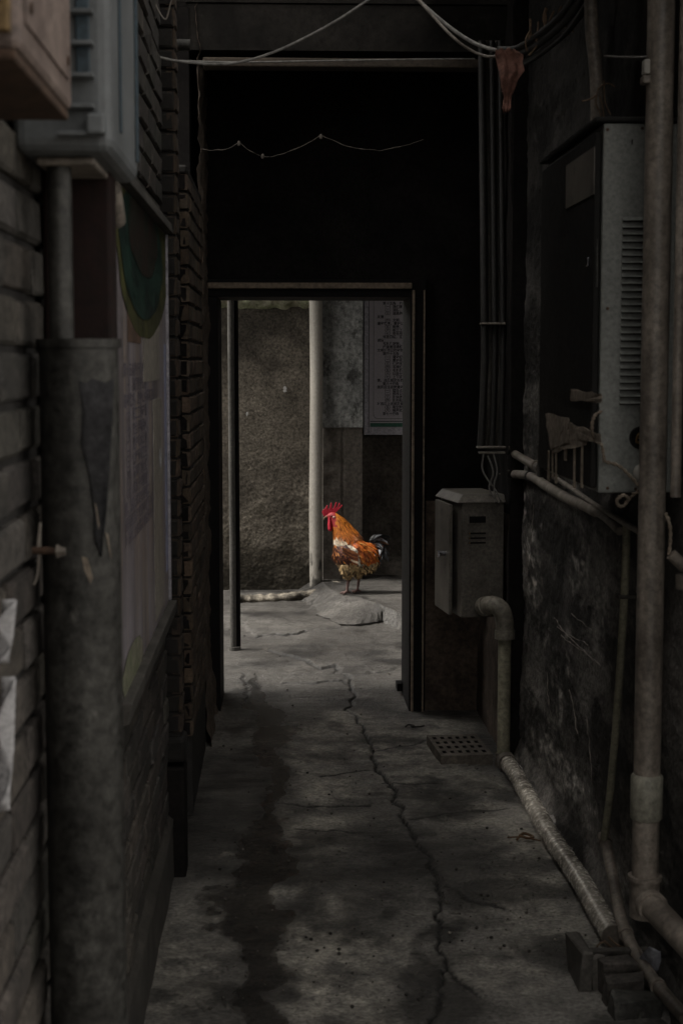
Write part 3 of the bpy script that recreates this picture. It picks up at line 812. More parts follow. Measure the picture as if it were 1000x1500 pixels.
# old kerb
pts = spline([at(345, 878, 10.75), at(380, 879, 10.78), at(415, 876, 10.82), at(450, 872, 10.9), at(478, 866, 10.98), at(496, 856, 11.05)], 10)
mb = MB(); n0 = len(pts)
mb.tube(pts, [.040 + .016 * noise.noise(V((i * .35, 0, 0))) + .010 * noise.noise(V((i * .9, 4, 0))) for i in range(n0)], 22, ell=(1.5, .85))
for i_, v_ in enumerate(mb.v):
    q_ = V(v_); n_ = noise.noise_vector(q_ * 14) * .012 + noise.noise_vector(q_ * 45) * .006
    mb.v[i_] = tuple(q_ + n_); k_ = .75 + .9 * noise.noise(q_ * 18); mb.c[i_] = (k_, k_ * .97, k_ * .9)
single('kerb', 'rounded broken cement kerb lying below the courtyard wall', 'kerb', mb, m_kerb, (pts[0].x + .3, 10.8, 0))

for (px, py, sz, lb) in ((417, 571, .030, 'larger white paper scrap stuck high on the plaster wall'), (362, 606, .018, 'tiny white paper scrap stuck low on the plaster wall')):
    c = at(px, py, 11.285)
    poly = [c + V((sz * .6 * math.cos(t) * random.uniform(.4, 1.1), 0, sz * .95 * math.sin(t) * random.uniform(.5, 1))) for t in np.linspace(0, 2 * math.pi, 11)[:-1]]
    mb = MB(); mb.prism(poly, V((0, .02, 0)), (.75, .75, .72)); single('paper_scrap', lb, 'paper', mb, m_paper, c)

# notice
sx0 = at(532.5, 600, 11.36).x; sz0 = at(560, 637, 11.36).z; SX1 = sx0 + .92; SZ1 = 2.62
ys_ = 11.345
sg = thing('notice_board', 'framed lavender notice printed with rows of Chinese text and a green stripe', 'sign', (sx0 + .45, 11.39, sz0))
mb = MB(); mb.box((sx0, ys_, sz0), (sx0 + .034, ys_ + .04, SZ1)); mb.box((SX1 - .034, ys_, sz0), (SX1, ys_ + .04, SZ1)); mb.box((sx0 + .035, ys_ + .001, sz0), (SX1 - .035, ys_ + .039, sz0 + .052)); mb.box((sx0 + .035, ys_ + .001, SZ1 - .05), (SX1 - .035, ys_ + .039, SZ1))
part('frame', mb, m_alu, sg, .004)
mb = MB(); mb.box((sx0 + .035, ys_ + .014, sz0 + .05), (SX1 - .035, ys_ + .035, SZ1 - .05)); part('panel', mb, m_sign, sg)
mb = MB(); mb.box((sx0 + .046, ys_ + .0115, sz0 + .058), (SX1 - .05, ys_ + .0138, sz0 + .086), (1, 1, 1)); st = part('green_stripe', mb, m_tgreen, sg)
mb = MB(); mb.box((sx0 + .046, ys_ + .0115, sz0 + .095), (SX1 - .05, ys_ + .0138, sz0 + .1005)); mb.box((sx0 + .0352, ys_ + .0115, sz0 + .055), (sx0 + .0395, ys_ + .0138, SZ1 - .055))
# rounded text border
bx0, bz0 = sx0 + .071, sz0 + .118
arc = [V((bx0 + .03 - .03 * math.cos(t), ys_ + .0125, bz0 + .03 - .03 * math.sin(t))) for t in np.linspace(0, math.pi / 2, 7)]
mb.tube([V((bx0, ys_ + .0125, SZ1 - .1))] + arc + [V((SX1 - .09, ys_ + .0125, bz0))], .0012, 4, True, False); part('border_line', mb, m_ink, sg)
LINES = ['1第十五条　执行任务时', '1（一）我们爱护公物', '1（二）消防、救护', '1（三）道路养护车', '0友善：', '1（四）文明、礼貌', '0遵守秩序，爱护公共环境卫生', '1（五）勤劳、节约', '1（六）职工工作守则', '1（七）安全用电用火', '1邻里团结，互助。', '0诚信：', '1不乱堆放物，保持', '1楼道清洁通畅，不', '0文明城市公约守则', '1第四十五条　凡本', '1（一）遵守纪律。', '1（二）爱护花木公物', '1（三）保持环境卫生', '1（四）不得随地吐痰', '1（五）不乱扔垃圾', '1（六）垃圾分类投放', '1（七）上下班准时', '0第、违反规定处罚者二', '1第六十四条　有以', '0居民应当自觉遵守以下人事', '1（一）擅自占用道', '1（二）损坏公共设', '1（三）乱停放车辆', '1（四）乱张贴广告', '0对违反上述规定者给予处理', '1（五）高空抛物者', '1（六）噪声扰民者', '1第七十四条　本规']
fbm_ = MB()
lh = 4.86 * 11.36 / F
z = at(560, 607, 11.36).z - .004
xi1 = at(560, 600, 11.36).x; xi0 = at(552, 600, 11.36).x
tmpc = bpy.data.curves.new('tmp_text', 'FONT'); tmpc.size = lh * 1.04; tmpc.offset = .0006; tmpc.resolution_u = 1
tmpo = bpy.data.objects.new('tmp_text', tmpc); COL.objects.link(tmpo)
for ln in LINES[::-1]:
    tmpc.body = ln[1:]
    bpy.context.view_layer.update()
    dg = bpy.context.evaluated_depsgraph_get()
    tm = bpy.data.meshes.new_from_object(tmpo.evaluated_get(dg))
    ox = xi1 if ln[0] == '1' else xi0
    fbm_.add([(ox + v.co.x * .95, ys_ + .0125, z + v.co.y) for v in tm.vertices], [tuple(p.vertices) for p in tm.polygons])
    bpy.data.meshes.remove(tm)
    z += lh
part('lettering', fbm_, m_ink, sg)

# ================================================================ LEFT FOREGROUND
# pink box
Yn, Yf = 1.60, 1.99
xb_ = at(105, 100, Yf).x
zb = at(105, 163, Yf).z
pk = thing('electric_box', 'pinkish painted steel box at the top left corner of the picture', 'electric box', (XL, (Yn + Yf) / 2, zb))
mb = MB(); mb.box((XL - .005, Yn, zb), (xb_, Yf, zb + .62)); part('body', mb, m_pink, pk, .008)
mb = MB(); mb.box((XL, Yn - .006, zb - .012), (xb_ - .004, Yf - .004, zb - .001)); part('bottom_plate', mb, m_rust, pk, .003)
mb = MB(); mb.tube([V((xb_ - .02, Yn - .004, zb + .05)), V((xb_ - .02, Yn - .03, zb + .05))], .012, 12); mb.box((xb_ - .034, Yn - .028, zb + .012), (xb_ - .006, Yn - .012, zb + .045)); part('padlock', mb, m_brass, pk, .002)
mb = MB(); mb.box((xb_ + .0005, Yn + .03, zb + .03), (xb_ + .003, Yf - .04, zb + .6)); part('side_panel', mb, m_pink, pk, .0015)
for yy, zz in ((Yn + .05, zb + .05), (Yf - .06, zb + .05), (Yf - .06, zb + .3), (Yn + .05, zb + .3)):
    mb = MB(); mb.tube([V((xb_ + .003, yy, zz)), V((xb_ + .0055, yy, zz))], .006, 10); part('screw', mb, m_rust, pk)

# blue-grey box with ribs
Yn, Yf = 2.20, 2.60
xb_ = at(163, 100, Yn).x
zb = at(165, 222, Yn).z
bb = thing('electric_box', 'blue grey plastic meter box behind the pinkish one', 'electric box', (XL, (Yn + Yf) / 2, zb))
mb = MB(); mb.box((XL - .005, Yn, zb), (xb_, Yf, zb + .62)); part('body', mb, m_blue, bb, .018, seg=3)
for py in (20, 66, 113, 158, 198):
    zz = at(130, py, Yn).z
    mb = MB(); mb.box((XL + .06, Yn - .022, zz - .003), (xb_ - .022, Yn - .0005, zz + .003)); part('rib', mb, m_blue, bb, .0015)
zz = at(120, 60, Yn).z
mb = MB(); mb.box((XL + .085, Yn - .006, at(130, 111, Yn).z), (xb_ - .028, Yn - .001, zb + .5)); part('inset_panel', mb, m_bluedk, bb, .002)
mb = MB(); mb.box((xb_ + .0005, Yn + .10, zb + .04), (xb_ + .004, Yn + .112, zb + .6)); mb2 = MB(); mb2.box((xb_ + .0005, Yf - .05, zb + .03), (xb_ + .005, Yf - .035, zb + .6)); part('seam', mb, m_bluedk, bb, .001); part('seam', mb2, m_bluedk, bb, .001)
mb = MB(); mb.box((XL + .10, Yn - .03, at(85, 200, Yn).z), (XL + .125, Yn - .001, at(85, 170, Yn).z)); part('cable_clip', mb, m_blue, bb, .004)
mb = MB(); mb.box((XL + .02, Yn + .05, zb - .012), (xb_ - .03, Yf - .04, zb - .001)); mb.tube([V((xb_ - .035, Yf - .09, zb - .015)), V((xb_ - .035, Yf - .02, zb - .06))], .016, 12); part('cable_gland', mb, m_greyc, bb, .004)

# thin conduit and large pipe
Yp = 2.30
c = at(112, 1000, Yp); rp = 57 / F * Yp
cx = XL + rp + .012
zt = at(112, 503, Yp).z
bp_ = thing('pipe', 'wide blurred grey metal pipe standing against the left brick wall', 'pipe', (cx, Yp, 0))
rng_pts = [V((cx, Yp, -.02 + (zt + .02) * i / 40)) for i in range(41)]
mb = MB(); mb.tube(rng_pts, [rp] * 41, 40); part('pipe', mb, m_galv, bp_)
mb = MB(); mb.tube([V((cx, Yp, zt - .006)), V((cx, Yp, zt + .006))], rp + .004, 40); part('top_rim', mb, m_galv, bp_, .002)
# torn tape on the pipe
tp = MB()


def pipe_pt(px, py, lift=.0015):
    d = ray(px, py); o2 = V((EYE.x - cx, EYE.y - Yp)); dd = V((d.x, d.y))
    A = dd.dot(dd); B = 2 * o2.dot(dd); C = o2.dot(o2) - (rp + lift) ** 2
    D = B * B - 4 * A * C
    if D < 0: D = 0
    t_ = (-B - math.sqrt(D)) / (2 * A)
    return EYE + d * t_


rows = [(558, 116, 167), (600, 119, 166), (650, 122, 163), (700, 130, 160), (750, 138, 156), (790, 143, 151), (815, 146, 149)]
vs = []; fs = []
for i, (py, x0, x1) in enumerate(rows):
    for j in range(6):
        vs.append(pipe_pt(x0 + (3.5 * math.sin(i * 2.3) if j == 0 else 0) + (x1 - x0) * j / 5, py + (4 * math.sin(j * 2.1) if i == 0 else 0), .002 + .004 * (j == 5) + .002 * (j == 0)))
for i in range(len(rows) - 1):
    for j in range(5):
        fs.append((i * 6 + j, (i + 1) * 6 + j, (i + 1) * 6 + j + 1, i * 6 + j + 1))
tp.add(vs, fs, True)
ob = part('torn_tape', tp, mat('blue_black_tape', (.045, .044, .046), (.022, .022, .023), rough=.95, bump=.3, spec=.05), bp_)
sm_ = ob.modifiers.new('s', 'SOLIDIFY'); sm_.thickness = .001
for (py0, py1, x0, x1) in ((815, 855, 120, 137), (735, 775, 136, 146), (780, 820, 155, 163)):
    mb = MB(); vs = [pipe_pt(x0 + (3 if k else 0), py0, .002) for k in range(1)] + [pipe_pt((x0 + x1) / 2, py0 + 3, .003), pipe_pt(x1, py1 - 8, .003), pipe_pt((x0 + x1) / 2 + 4, py1, .002), pipe_pt(x0 + 4, (py0 + py1) / 2, .002)]
    mb.add(vs, [(4, 3, 2, 1, 0)]); ob = part('paper_remnant', mb, m_tape, bp_); sm_ = ob.modifiers.new('s', 'SOLIDIFY'); sm_.thickness = .0008

rt = 17.5 / F * Yp
ct = at(88, 400, Yp - .03)
tx = max(ct.x, XL + rt + .004)
cd = thing('conduit', 'thin grey conduit running from the blue grey box down to the wide pipe', 'conduit', (tx, Yp - .02, zt))
mb = MB(); mb.tube([V((tx, Yp - .02, zt + .006)), V((tx, Yp - .02, at(88, 222, Yp).z)), ], rt, 18); part('tube', mb, m_galv, cd)
# maroon post
xm = at(164, 400, 2.42).x
mb = MB(); mb.box((XL + .002, 2.42, -.02), (xm, 2.50, at(130, 262, 2.42).z + .012))
single('post', 'dark maroon board post on the wall above the wide pipe', 'post', mb, m_maroon, (XL + .05, 2.46, 0), .006)

# poster board
Y0, Y1 = 3.30, 4.72
tp_z = onx(235, 330, XL + .03).z; bt_z = onx(231, 925, XL + .03).z
po = thing('poster', 'faded lavender poster with a green emblem in a narrow frame on the brick wall', 'poster', (XL, (Y0 + Y1) / 2, bt_z))
xp = XL + .022
mb = MB(); mb.box((XL + .002, Y0, bt_z), (xp, Y1, tp_z)); part('panel', mb, m_poster, po)
mb = MB(); mb.prism([V((XL + .001, Y0 - .02, tp_z + .001)), V((XL + .045, Y0 - .02, tp_z + .001)), V((XL + .04, Y0 - .02, tp_z + .03)), V((XL + .001, Y0 - .02, tp_z + .055))], V((0, Y1 - Y0 + .04, 0))); part('top_rail', mb, m_crate, po, .003)
mb = MB(); mb.prism([V((XL + .001, Y0 - .02, bt_z - .06)), V((XL + .04, Y0 - .02, bt_z - .045)), V((XL + .045, Y0 - .02, bt_z - .001)), V((XL + .001, Y0 - .02, bt_z - .001))], V((0, Y1 - Y0 + .04, 0))); part('bottom_rail', mb, m_crate, po, .003)
mb = MB(); mb.box((XL + .001, Y1 + .001, bt_z), (XL + .03, Y1 + .014, tp_z)); part('side_strip', mb, m_alu, po, .003)


def disc_x(mb, yc, zc, ry, rz, x, n=40, cut=None):
    vs = [(x, min(Y1 - .004, yc + ry * math.cos(t) * (1 + .14 * noise.noise(V((math.cos(t) * 2, math.sin(t) * 2, x * 500))))), min(tp_z - .004, zc + rz * math.sin(t) * (1 + .10 * noise.noise(V((math.cos(t) * 2.5, math.sin(t) * 2.5, x * 900)))))) for t in np.linspace(0, 2 * math.pi, n + 1)[:-1]]
    mb.add(vs, [tuple(range(n))])


zc = onx(195, 370, xp).z
mb = MB(); mb.box((xp + .0004, Y0 + .002, zc), (xp + .0012, Y1 - .002, tp_z - .003)); disc_x(mb, 4.0, zc, .70, .19, xp + .0017); part('green_header', mb, m_pyel, po)
mb = MB(); disc_x(mb, 3.95, zc + .02, .58, .165, xp + .0030); em = part('emblem', mb, m_pgreen, po)
mb = MB(); disc_x(mb, 3.95, zc + .06, .42, .10, xp + .0042); part('emblem_centre', mb, m_pdark, em)
za, zb2 = onx(200, 440, xp).z, onx(200, 530, xp).z
mb = MB(); mb.box((xp + .0004, 3.52, za - .10), (xp + .0012, 3.86, za)); part('printed_picture', mb, m_pbrown, po)
mb = MB(); mb.box((xp + .0004, 3.92, zb2 - .05), (xp + .0012, 4.45, za + .03)); part('printed_picture', mb, m_pcream, po)
mb = MB(); mb.box((xp + .0004, 4.2, .95), (xp + .0012, 4.5, zb2 - .1)); part('printed_picture', mb, m_pcream, po)
POSTER_TEXT = (xp + .0006, 3.42, zb2)
mb = MB(); mb.box((xp + .0004, 4.62, bt_z + .1), (xp + .0012, 4.70, zc - .2)); part('printed_border', mb, mat('poster_blue_edge', (.4, .42, .62), (.34, .36, .5), rough=.45, bump=0), po)
mb = MB(); disc_x(mb, 4.42, onx(210, 690, xp).z, .05, .03, xp + .002, 9); part('torn_patch', mb, m_paper, po)
mb = MB(); disc_x(mb, 3.55, bt_z + .03, .25, .055, xp + .0018, 15); part('moss_stain', mb, m_mossy, po)

ptx = MB(); tmpc.size = .034; tmpc.offset = .0008
for i, ln in enumerate([L_ for L_ in LINES if len(L_) > 9][:19]):
    tmpc.body = ln[1:].replace('　', '')
    bpy.context.view_layer.update()
    tm = bpy.data.meshes.new_from_object(tmpo.evaluated_get(bpy.context.evaluated_depsgraph_get()))
    ptx.add([(POSTER_TEXT[0], POSTER_TEXT[1] + v.co.x * 1.9, POSTER_TEXT[2] - .03 - i * .034 + v.co.y) for v in tm.vertices], [tuple(p.vertices) for p in tm.polygons])
    bpy.data.meshes.remove(tm)
bpy.data.objects.remove(tmpo); bpy.data.curves.remove(tmpc)
part('lettering', ptx, m_pline, po)
# torn paper strips, tag and bolt at the far left edge
for (px, py, w, hh, lb) in ((1, 925, .013, .04, 'torn white paper strip hanging at the left edge, upper of two'), (1, 1090, .016, .085, 'long torn white paper strip at the left edge, lower of two')):
    c = onx(max(px, 2), py, XL + .006)
    mb = MB()
    mb.grid(np.linspace(-1, 1, 9), np.linspace(-1, 1, 15), lambda u, v: (XL + .012 + .010 * math.sin(u * 3 + v * 4) + .006 * v, c.y + u * w * (.75 + .25 * math.sin(v * 5)) * (.5 + .5 * (v + 1.2) / 2.2), c.z + v * hh))
    ob = single('paper_strip', lb, 'paper', mb, m_paper, c); sm_ = ob.modifiers.new('s', 'SOLIDIFY'); sm_.thickness = .0006
c = onx(45, 806, XL)
bt = thing('wall_bolt', 'small rusty bolt sticking out of the brick wall beside the wide pipe', 'bolt', c)
mb = MB(); mb.tube([c, c + V((.05, -.01, .0))], .0055, 10); part('shank', mb, m_rust, bt)
mb = MB(); mb.tube([c + V((.04, -.008, 0)), c + V((.055, -.011, 0))], .011, 6, True, False); part('nut', mb, m_greyc, bt)
mb = MB(); mb.tube(spline([c + V((.01, 0, .0)), c + V((.015, 0, .04)), c + V((.01, 0, -.03)), c + V((.004, 0, -.05))], 6), .002, 6); part('wire', mb, m_greyc, bt)

# ================================================================ RIGHT SIDE
# louvred cabinet
Yc = 3.90
A = at(882, 180, Yc); Bq = at(882, 722, Yc); xfar = .993
xc = A.x; zt_, zb_ = A.z, Bq.z
Ye = onx(800, 240, xc).y
cb = thing('electric_cabinet', 'tall grey enamel cabinet with a louvred side on the right wall', 'cabinet', (XR, (Yc + Ye) / 2, zb_))
mb = MB(); mb.box((xc + .003, Yc, zb_), (xfar, Ye, zt_)); part('body', mb, m_box, cb, .004)
dr = MB(); dr.box((xc - .016, Yc + .012, zb_ + .012), (xc + .001, Ye - .012, zt_ - .02)); dro = part('door', dr, m_boxd, cb, .004, label='black cabinet door with peeling paper')
mb = MB(); mb.box((xc - .02, Yc - .01, zt_ + .001), (xfar, Ye + .01, zt_ + .014)); part('lid', mb, m_boxd, cb, .004)
mb = MB()
lx0, lx1 = at(908, 450, Yc).x, at(946, 450, Yc).x
nsl = 27
for i in range(nsl):
    zc_ = at(925, 321 + i * 10.3, Yc).z
    # pressed hood: dark slot plus tilted blade
    mb.add([(lx0, Yc - .002, zc_ + .004), (lx1, Yc - .002, zc_ + .004), (lx1, Yc - .013, zc_ - .004), (lx0, Yc - .013, zc_ - .004)], [(0, 3, 2, 1)])
    mb.add([(lx0, Yc - .0015, zc_ + .0045), (lx1, Yc - .0015, zc_ + .0045), (lx1, Yc - .0025, zc_ - .011), (lx0, Yc - .0025, zc_ - .011), (lx0, Yc - .013, zc_ - .0045), (lx1, Yc - .013, zc_ - .0045)], [(0, 1, 5, 4)])
lv = part('louvre', mb, m_box, cb); sm_ = lv.modifiers.new('s', 'SOLIDIFY'); sm_.thickness = .0012
mb = MB()
for i in range(nsl):
    zc_ = at(925, 321 + i * 10.3, Yc).z
    mb.box((lx0 + .002, Yc - .0016, zc_ - .0075), (lx1 - .002, Yc - .0004, zc_ + .002))
part('slot_recess', mb, m_frame, lv)
for (px, py) in ((889, 190), (940, 188), (889, 452), (889, 715), (930, 716)):
    c = at(px, py, Yc); mb = MB(); mb.tube([c + V((0, -.0035, 0)), c + V((0, .002, 0))], .004, 8); part('screw', mb, m_rust, cb)
c = at(925, 208, Yc); mb = MB(); mb.tube([c + V((0, -.0015, -.006)), c + V((0, -.0015, .006))], .0016, 6); part('scratch', mb, m_frame, cb)
hc = at(937, 641, Yc)
mb = MB(); mb.tube([hc + V((0, -.003, 0)), hc + V((0, .02, 0))], .024, 24); ho = part('cable_hole', mb, m_frame, cb)
mb = MB(); mb.tube([hc + V((.026 * math.cos(t), -.003, .026 * math.sin(t))) for t in np.linspace(0, 2 * math.pi, 25)], .003, 6); part('rim', mb, m_boxd, ho)
mb = MB()
for k in range(3):
    mb.tube(spline([hc + V((.012 * math.cos(k * 2 + j * 1.1), -.006 - .002 * k, .014 * math.sin(k * 2 + j * 1.4))) for j in range(5)], 5), .0017, 5)
part('wire_ends', mb, m_brass, ho)
kc = at(940, 693, Yc)
mb = MB(); mb.tube([kc + V((0, .0, 0)), kc + V((-.004, -.022, .0)), kc + V((-.005, -.026, 0))], [.024, .023, .017], 22); part('round_cap', mb, m_white, cb)
lz = at(850, 262, 4.2).z
y0, y1 = onx(870, 262, xc - .017).y, onx(829, 262, xc - .017).y
mb = MB(); mb.box((xc - .0185, y0, lz - .07), (xc - .0165, y1, lz + .045)); part('label_sheet', mb, m_meter, dro)
c = onx(860, 384, xc - .018)
mb = MB(); mb.box((xc - .021, c.y - .012, c.z - .011), (xc - .0165, c.y + .012, c.z + .011)); part('indicator_glass', mb, m_chrome, dro, .002)
c0, c1 = onx(874, 350, xc - .018), onx(874, 420, xc - .018)
mb = MB(); mb.tube([c0, c1], .003, 8); part('hinge_rod', mb, m_galv, dro)
# peeling paper
for (quad, lb) in ((((798, 606), (832, 612), (832, 648), (806, 660)), 0), (((832, 618), (860, 640), (858, 652), (806, 664)), 0), (((838, 622), (880, 636), (880, 652), (846, 645)), 0), (((835, 570), (880, 576), (880, 590), (836, 588)), 0)):
    mb = MB(); vs = []
    for (xa0, ya0), (xb0, yb0) in zip(quad, quad[1:] + quad[:1]):
        for j in range(6):
            jt = (0 if j == 0 else 1)
            vs.append(onx(xa0 + (xb0 - xa0) * j / 6 + jt * random.uniform(-1.6, 1.6), ya0 + (yb0 - ya0) * j / 6 + jt * random.uniform(-2.6, 2.6), xc - .0195 - .003 * random.random()))
    mb.add(vs, [tuple(range(len(vs)))[::-1]]); ob = part('peeling_paper', mb, m_tape, dro); sm_ = ob.modifiers.new('s', 'SOLIDIFY'); sm_.thickness = .001
# hanging slats under the cabinet door
for (x, y0, y1, w) in ((803, 660, 705, .018), (809, 660, 700, .012), (814, 660, 708, .014), (841, 645, 715, .016), (852, 645, 715, .016), (828, 640, 675, .03)):
    a = onx(x, y0, xc - .017); b = onx(x, y1, xc - .017)
    mb = MB(); mb.obox((a + b) / 2, X_, Y_, Z_, (.006, w, a.z - b.z)); part('hanging_strip', mb, m_tape, dro, .001)
mb = MB(); a = onx(795, 655, xc + .03); mb.box((xc - .01, Ye + .005, onx(795, 700, xc).z), (xc + .05, Ye + .05, onx(795, 650, xc).z)); part('bracket', mb, m_crate, cb, .004)


def rope(mb, pts, r):
    pts = [V(p) for p in pts]
    for ph in (0, math.pi):
        q = []
        for i, p in enumerate(pts):
            d = (pts[min(i + 1, len(pts) - 1)] - pts[max(i - 1, 0)])
            a, b = frame_from(d)
            t = ph + i * .75
            q.append(p + a * math.cos(t) * r * .6 + b * math.sin(t) * r * .6)
        mb.tube(q, r * .62, 6)


mb = MB()
pp = [at(880, 603, 3.86), at(870, 610, 3.84), at(866, 625, 3.84), at(869, 640, 3.85), at(880, 652, 3.87), at(884, 670, 3.87), at(886, 676, 3.87), at(905, 682, 3.87), at(920, 695, 3.86), at(934, 710, 3.84), at(948, 722, 3.80)]
rope(mb, spline(pp, 9), .0042)
single('cord', 'twisted cord hooked across the lower corner of the grey cabinet', 'cord', mb, m_rope, pp[5])
mb = MB()
pp = [at(944, 715, 3.80), at(930, 722, 3.84), at(920, 732, 3.86), at(912, 742, 3.86), at(904, 740, 3.85), at(903, 732, 3.84), at(912, 726, 3.84), at(920, 730, 3.85)]
rope(mb, spline(pp, 8), .004)
single('cord', 'looped end of cord dangling under the grey cabinet', 'cord', mb, m_rope, pp[3])

# tall pipe on the right with coupler, tee and branch
Yt = 3.72
c_ = at(955, 700, Yt); xt = c_.x; rt_ = 20 / F * Yt
tp_ = thing('pipe', 'tall mottled grey plastic pipe with a coupler and side branch on the right', 'pipe', (xt, Yt, 0))
zc0, zc1 = at(952, 1197, Yt).z, at(952, 1137, Yt).z
zt0 = at(952, 1290, Yt).z
mb = MB(); mb.tube([V((xt, Yt, zt0 + (3.6 - zt0) * i / 40)) for i in range(41)], rt_, 28); part('riser', mb, m_pipe, tp_)
mb = MB(); mb.tube([V((xt, Yt, zc0 - .004)), V((xt, Yt, zc0)), V((xt, Yt, zc1)), V((xt, Yt, zc1 + .006))], [rt_ + .004, rt_ + .0065, rt_ + .0065, rt_ + .002], 28); part('coupler', mb, mat('grey_green_pvc', (.28, .27, .22), (.2, .19, .155), scale=8, rough=.55, bump=.2), tp_)
mb = MB(); mb.tube([V((xt, Yt, zt0 - .09)), V((xt, Yt, zt0 + .012))], rt_ + .004, 28)
mb.tube([V((xt, Yt, zt0 + .004)), V((xt, Yt, zt0 + .014))], rt_ + .009, 28); part('tee', mb, m_pipe, tp_)
bdir = V((.14, -1, -.05)).normalized()
b0 = V((xt, Yt, zt0 - .045))
mb = MB(); mb.tube([b0, b0 + bdir * .75], rt_ - .001, 24); mb.tube([b0 + bdir * .035, b0 + bdir * .06], rt_ + .005, 24); part('branch', mb, m_pipe, tp_)
cc_ = at(951, 100, Yt)
mb = MB()
mb.box((xt - rt_ - .008, Yt - .016, at(950, 110, Yt).z), (xt - rt_ + .008, Yt + .016, at(950, 88, Yt).z)); part('clip', mb, m_white, tp_, .003)
mb = MB(); mb.box((xt - rt_ - .012, Yt - .02, at(950, 124, Yt).z), (xt - rt_ + .006, Yt + .016, at(950, 112, Yt).z)); part('clip', mb, m_pipe, tp_, .003)

# short pipe at the right edge
x2 = at(991, 600, 3.66).x; z2 = at(991, 728, 3.66).z
mb = MB(); mb.tube([V((x2, 3.66, z2)), V((x2, 3.66, 3.6))], .0125, 16)
single('pipe', 'slim grey pipe ending in mid-air at the right edge of the picture', 'pipe', mb, m_pipe, (x2, 3.66, z2))
mb = MB(); pp = [at(974, 752, 3.68), at(980, 768, 3.66), at(981, 790, 3.66), at(979, 812, 3.66)]; rope(mb, spline(pp, 9), .004)
single('cord', 'short twisted cord hanging to the right of the tall pipe', 'cord', mb, m_rope, pp[1])
vv = thing('valve', 'small grey pipe fitting at the right edge below the slim pipe', 'pipe fitting', at(995, 840, 3.66))
mb = MB(); mb.tube(spline([at(982, 812, 3.66), at(993, 822, 3.66), at(1003, 832, 3.66)], 4), .014, 14); part('elbow', mb, m_pipe, vv)
mb = MB(); mb.tube([at(1000, 842, 3.66), at(1000, 862, 3.66)], .018, 14); part('collar', mb, m_pipe, vv)

# pipe above cabinet
x3 = at(870, 100, 4.55).x
pp = spline([at(863, -60, 4.5), at(866, 40, 4.5), at(871, 90, 4.5), at(874, 140, 4.5), at(874, 186, 4.5)], 6)
mb = MB(); mb.tube(pp, .0195, 16)
single('pipe', 'vertical grey pipe rising from the top of the tall cabinet', 'pipe', mb, m_pipe, pp[-1])
mb = MB()
for pl in (((876, 128), (872, 150), (878, 165), (881, 182)), ((884, 118), (886, 150), (894, 168)), ((874, 132), (880, 126), (890, 122), (900, 127)), ((872, 140), (862, 146), (852, 148)), ((877, 140), (882, 155), (884, 172))):
    mb.tube(spline([at(x, y, 4.44) for x, y in pl], 5), .0022, 5)
single('straw_wisps', 'dry straw wisps caught on the pipe over the cabinet', 'straw', mb, m_straw, at(876, 150, 4.44))
mb = MB(); mb.tube(sag(at(885, 82, 4.3), at(950, 83, 3.74), .002, 8), .0028, 6)
single('wire', 'short straight wire between the two pipes above the cabinet', 'wire', mb, m_palec, at(885, 82, 4.3))

# cable trunk at the passage corner
Yk = 6.55
kt = thing('cable_bundle', 'bundle of black cables clamped upright in the dark corner above the meter box', 'cables', at(722, 660, Yk))
for i, (dxp, r, mm) in enumerate(((-13, .016, m_cable), (-5, .012, m_green2), (2, .013, m_cable), (9, .009, m_green2), (14, .012, m_cable))):
    top_ = at(718 + dxp, 60, Yk + .02 * (i % 2)); mid_ = at(722 + dxp, 470, Yk + .02 * (i % 2)); bot_ = at(718 + dxp * 1.1, 655, Yk + .02 * (i % 2))
    mb = MB(); mb.tube(spline([top_, mid_, at(721 + dxp, 570, Yk), bot_], 6), r, 12); part('cable', mb, mm, kt)
for py, w in ((474, 36), (655, 46), (663, 40)):
    mb = MB(); a = at(721 - w / 2, py, Yk - .02); b = at(721 + w / 2, py, Yk - .02)
    mb.obox((a + b) / 2, X_, Y_, Z_, (b.x - a.x, .05, .008)); part('clamp', mb, m_greyc, kt, .002)
for pl in (((708, 665), (706, 685), (712, 700), (724, 716), (733, 733)), ((722, 665), (728, 690), (723, 712), (726, 736)), ((714, 668), (722, 692), (716, 716), (730, 737))):
    mb = MB(); mb.tube(spline([at(x, y, Yk - .06 - .2 * (y - 665) / 72) for x, y in pl], 6), .0038, 8); part('loose_wire', mb, m_green2, kt)

# wall conduits
XW = .965
a, b, c = onx(727, 650, XW), onx(760, 669, XW), onx(790, 686, XW)
d_ = onx(868, 738, XW); e_ = onx(950, 788, XW)
hp = thing('conduit', 'straight pipe crossing the right wall above the curved black cable', 'conduit', b)
mb = MB(); mb.tube([a, b, c], .017, 14); part('sleeve', mb, m_pipe, hp)
mb = MB(); mb.tube([c, onx(830, 711, XW), d_, e_], .0085, 12); part('rod', mb, m_greyc, hp)
for q in (onx(748, 661, XW), onx(785, 682, XW)):
    mb = MB(); mb.tube([q + V((0, -.012, 0)), q + V((0, .012, 0))], .021, 14); mb.box((q.x, q.y - .012, q.z - .006), (XR + .01, q.y + .012, q.z + .006)); part('saddle', mb, m_greyc, hp)
pp = spline([onx(730, 690, XW), onx(738, 694, XW), onx(775, 697, XW), onx(800, 712, XW), onx(830, 730, XW), onx(858, 742, XW), onx(885, 757, XW), onx(907, 778, XW)], 8)
hc_ = thing('cable', 'thick curved black cable strapped along the right wall', 'cable', pp[20])
mb = MB(); mb.tube(pp, [.018] * (len(pp) - 12) + [.013] * 12, 14); part('sheath', mb, m_greyc, hc_)
q = onx(776, 698, XW); mb = MB(); mb.tube([q + V((0, -.01, 0)), q + V((0, .01, 0))], .023, 14); part('clip', mb, m_cable, hc_)
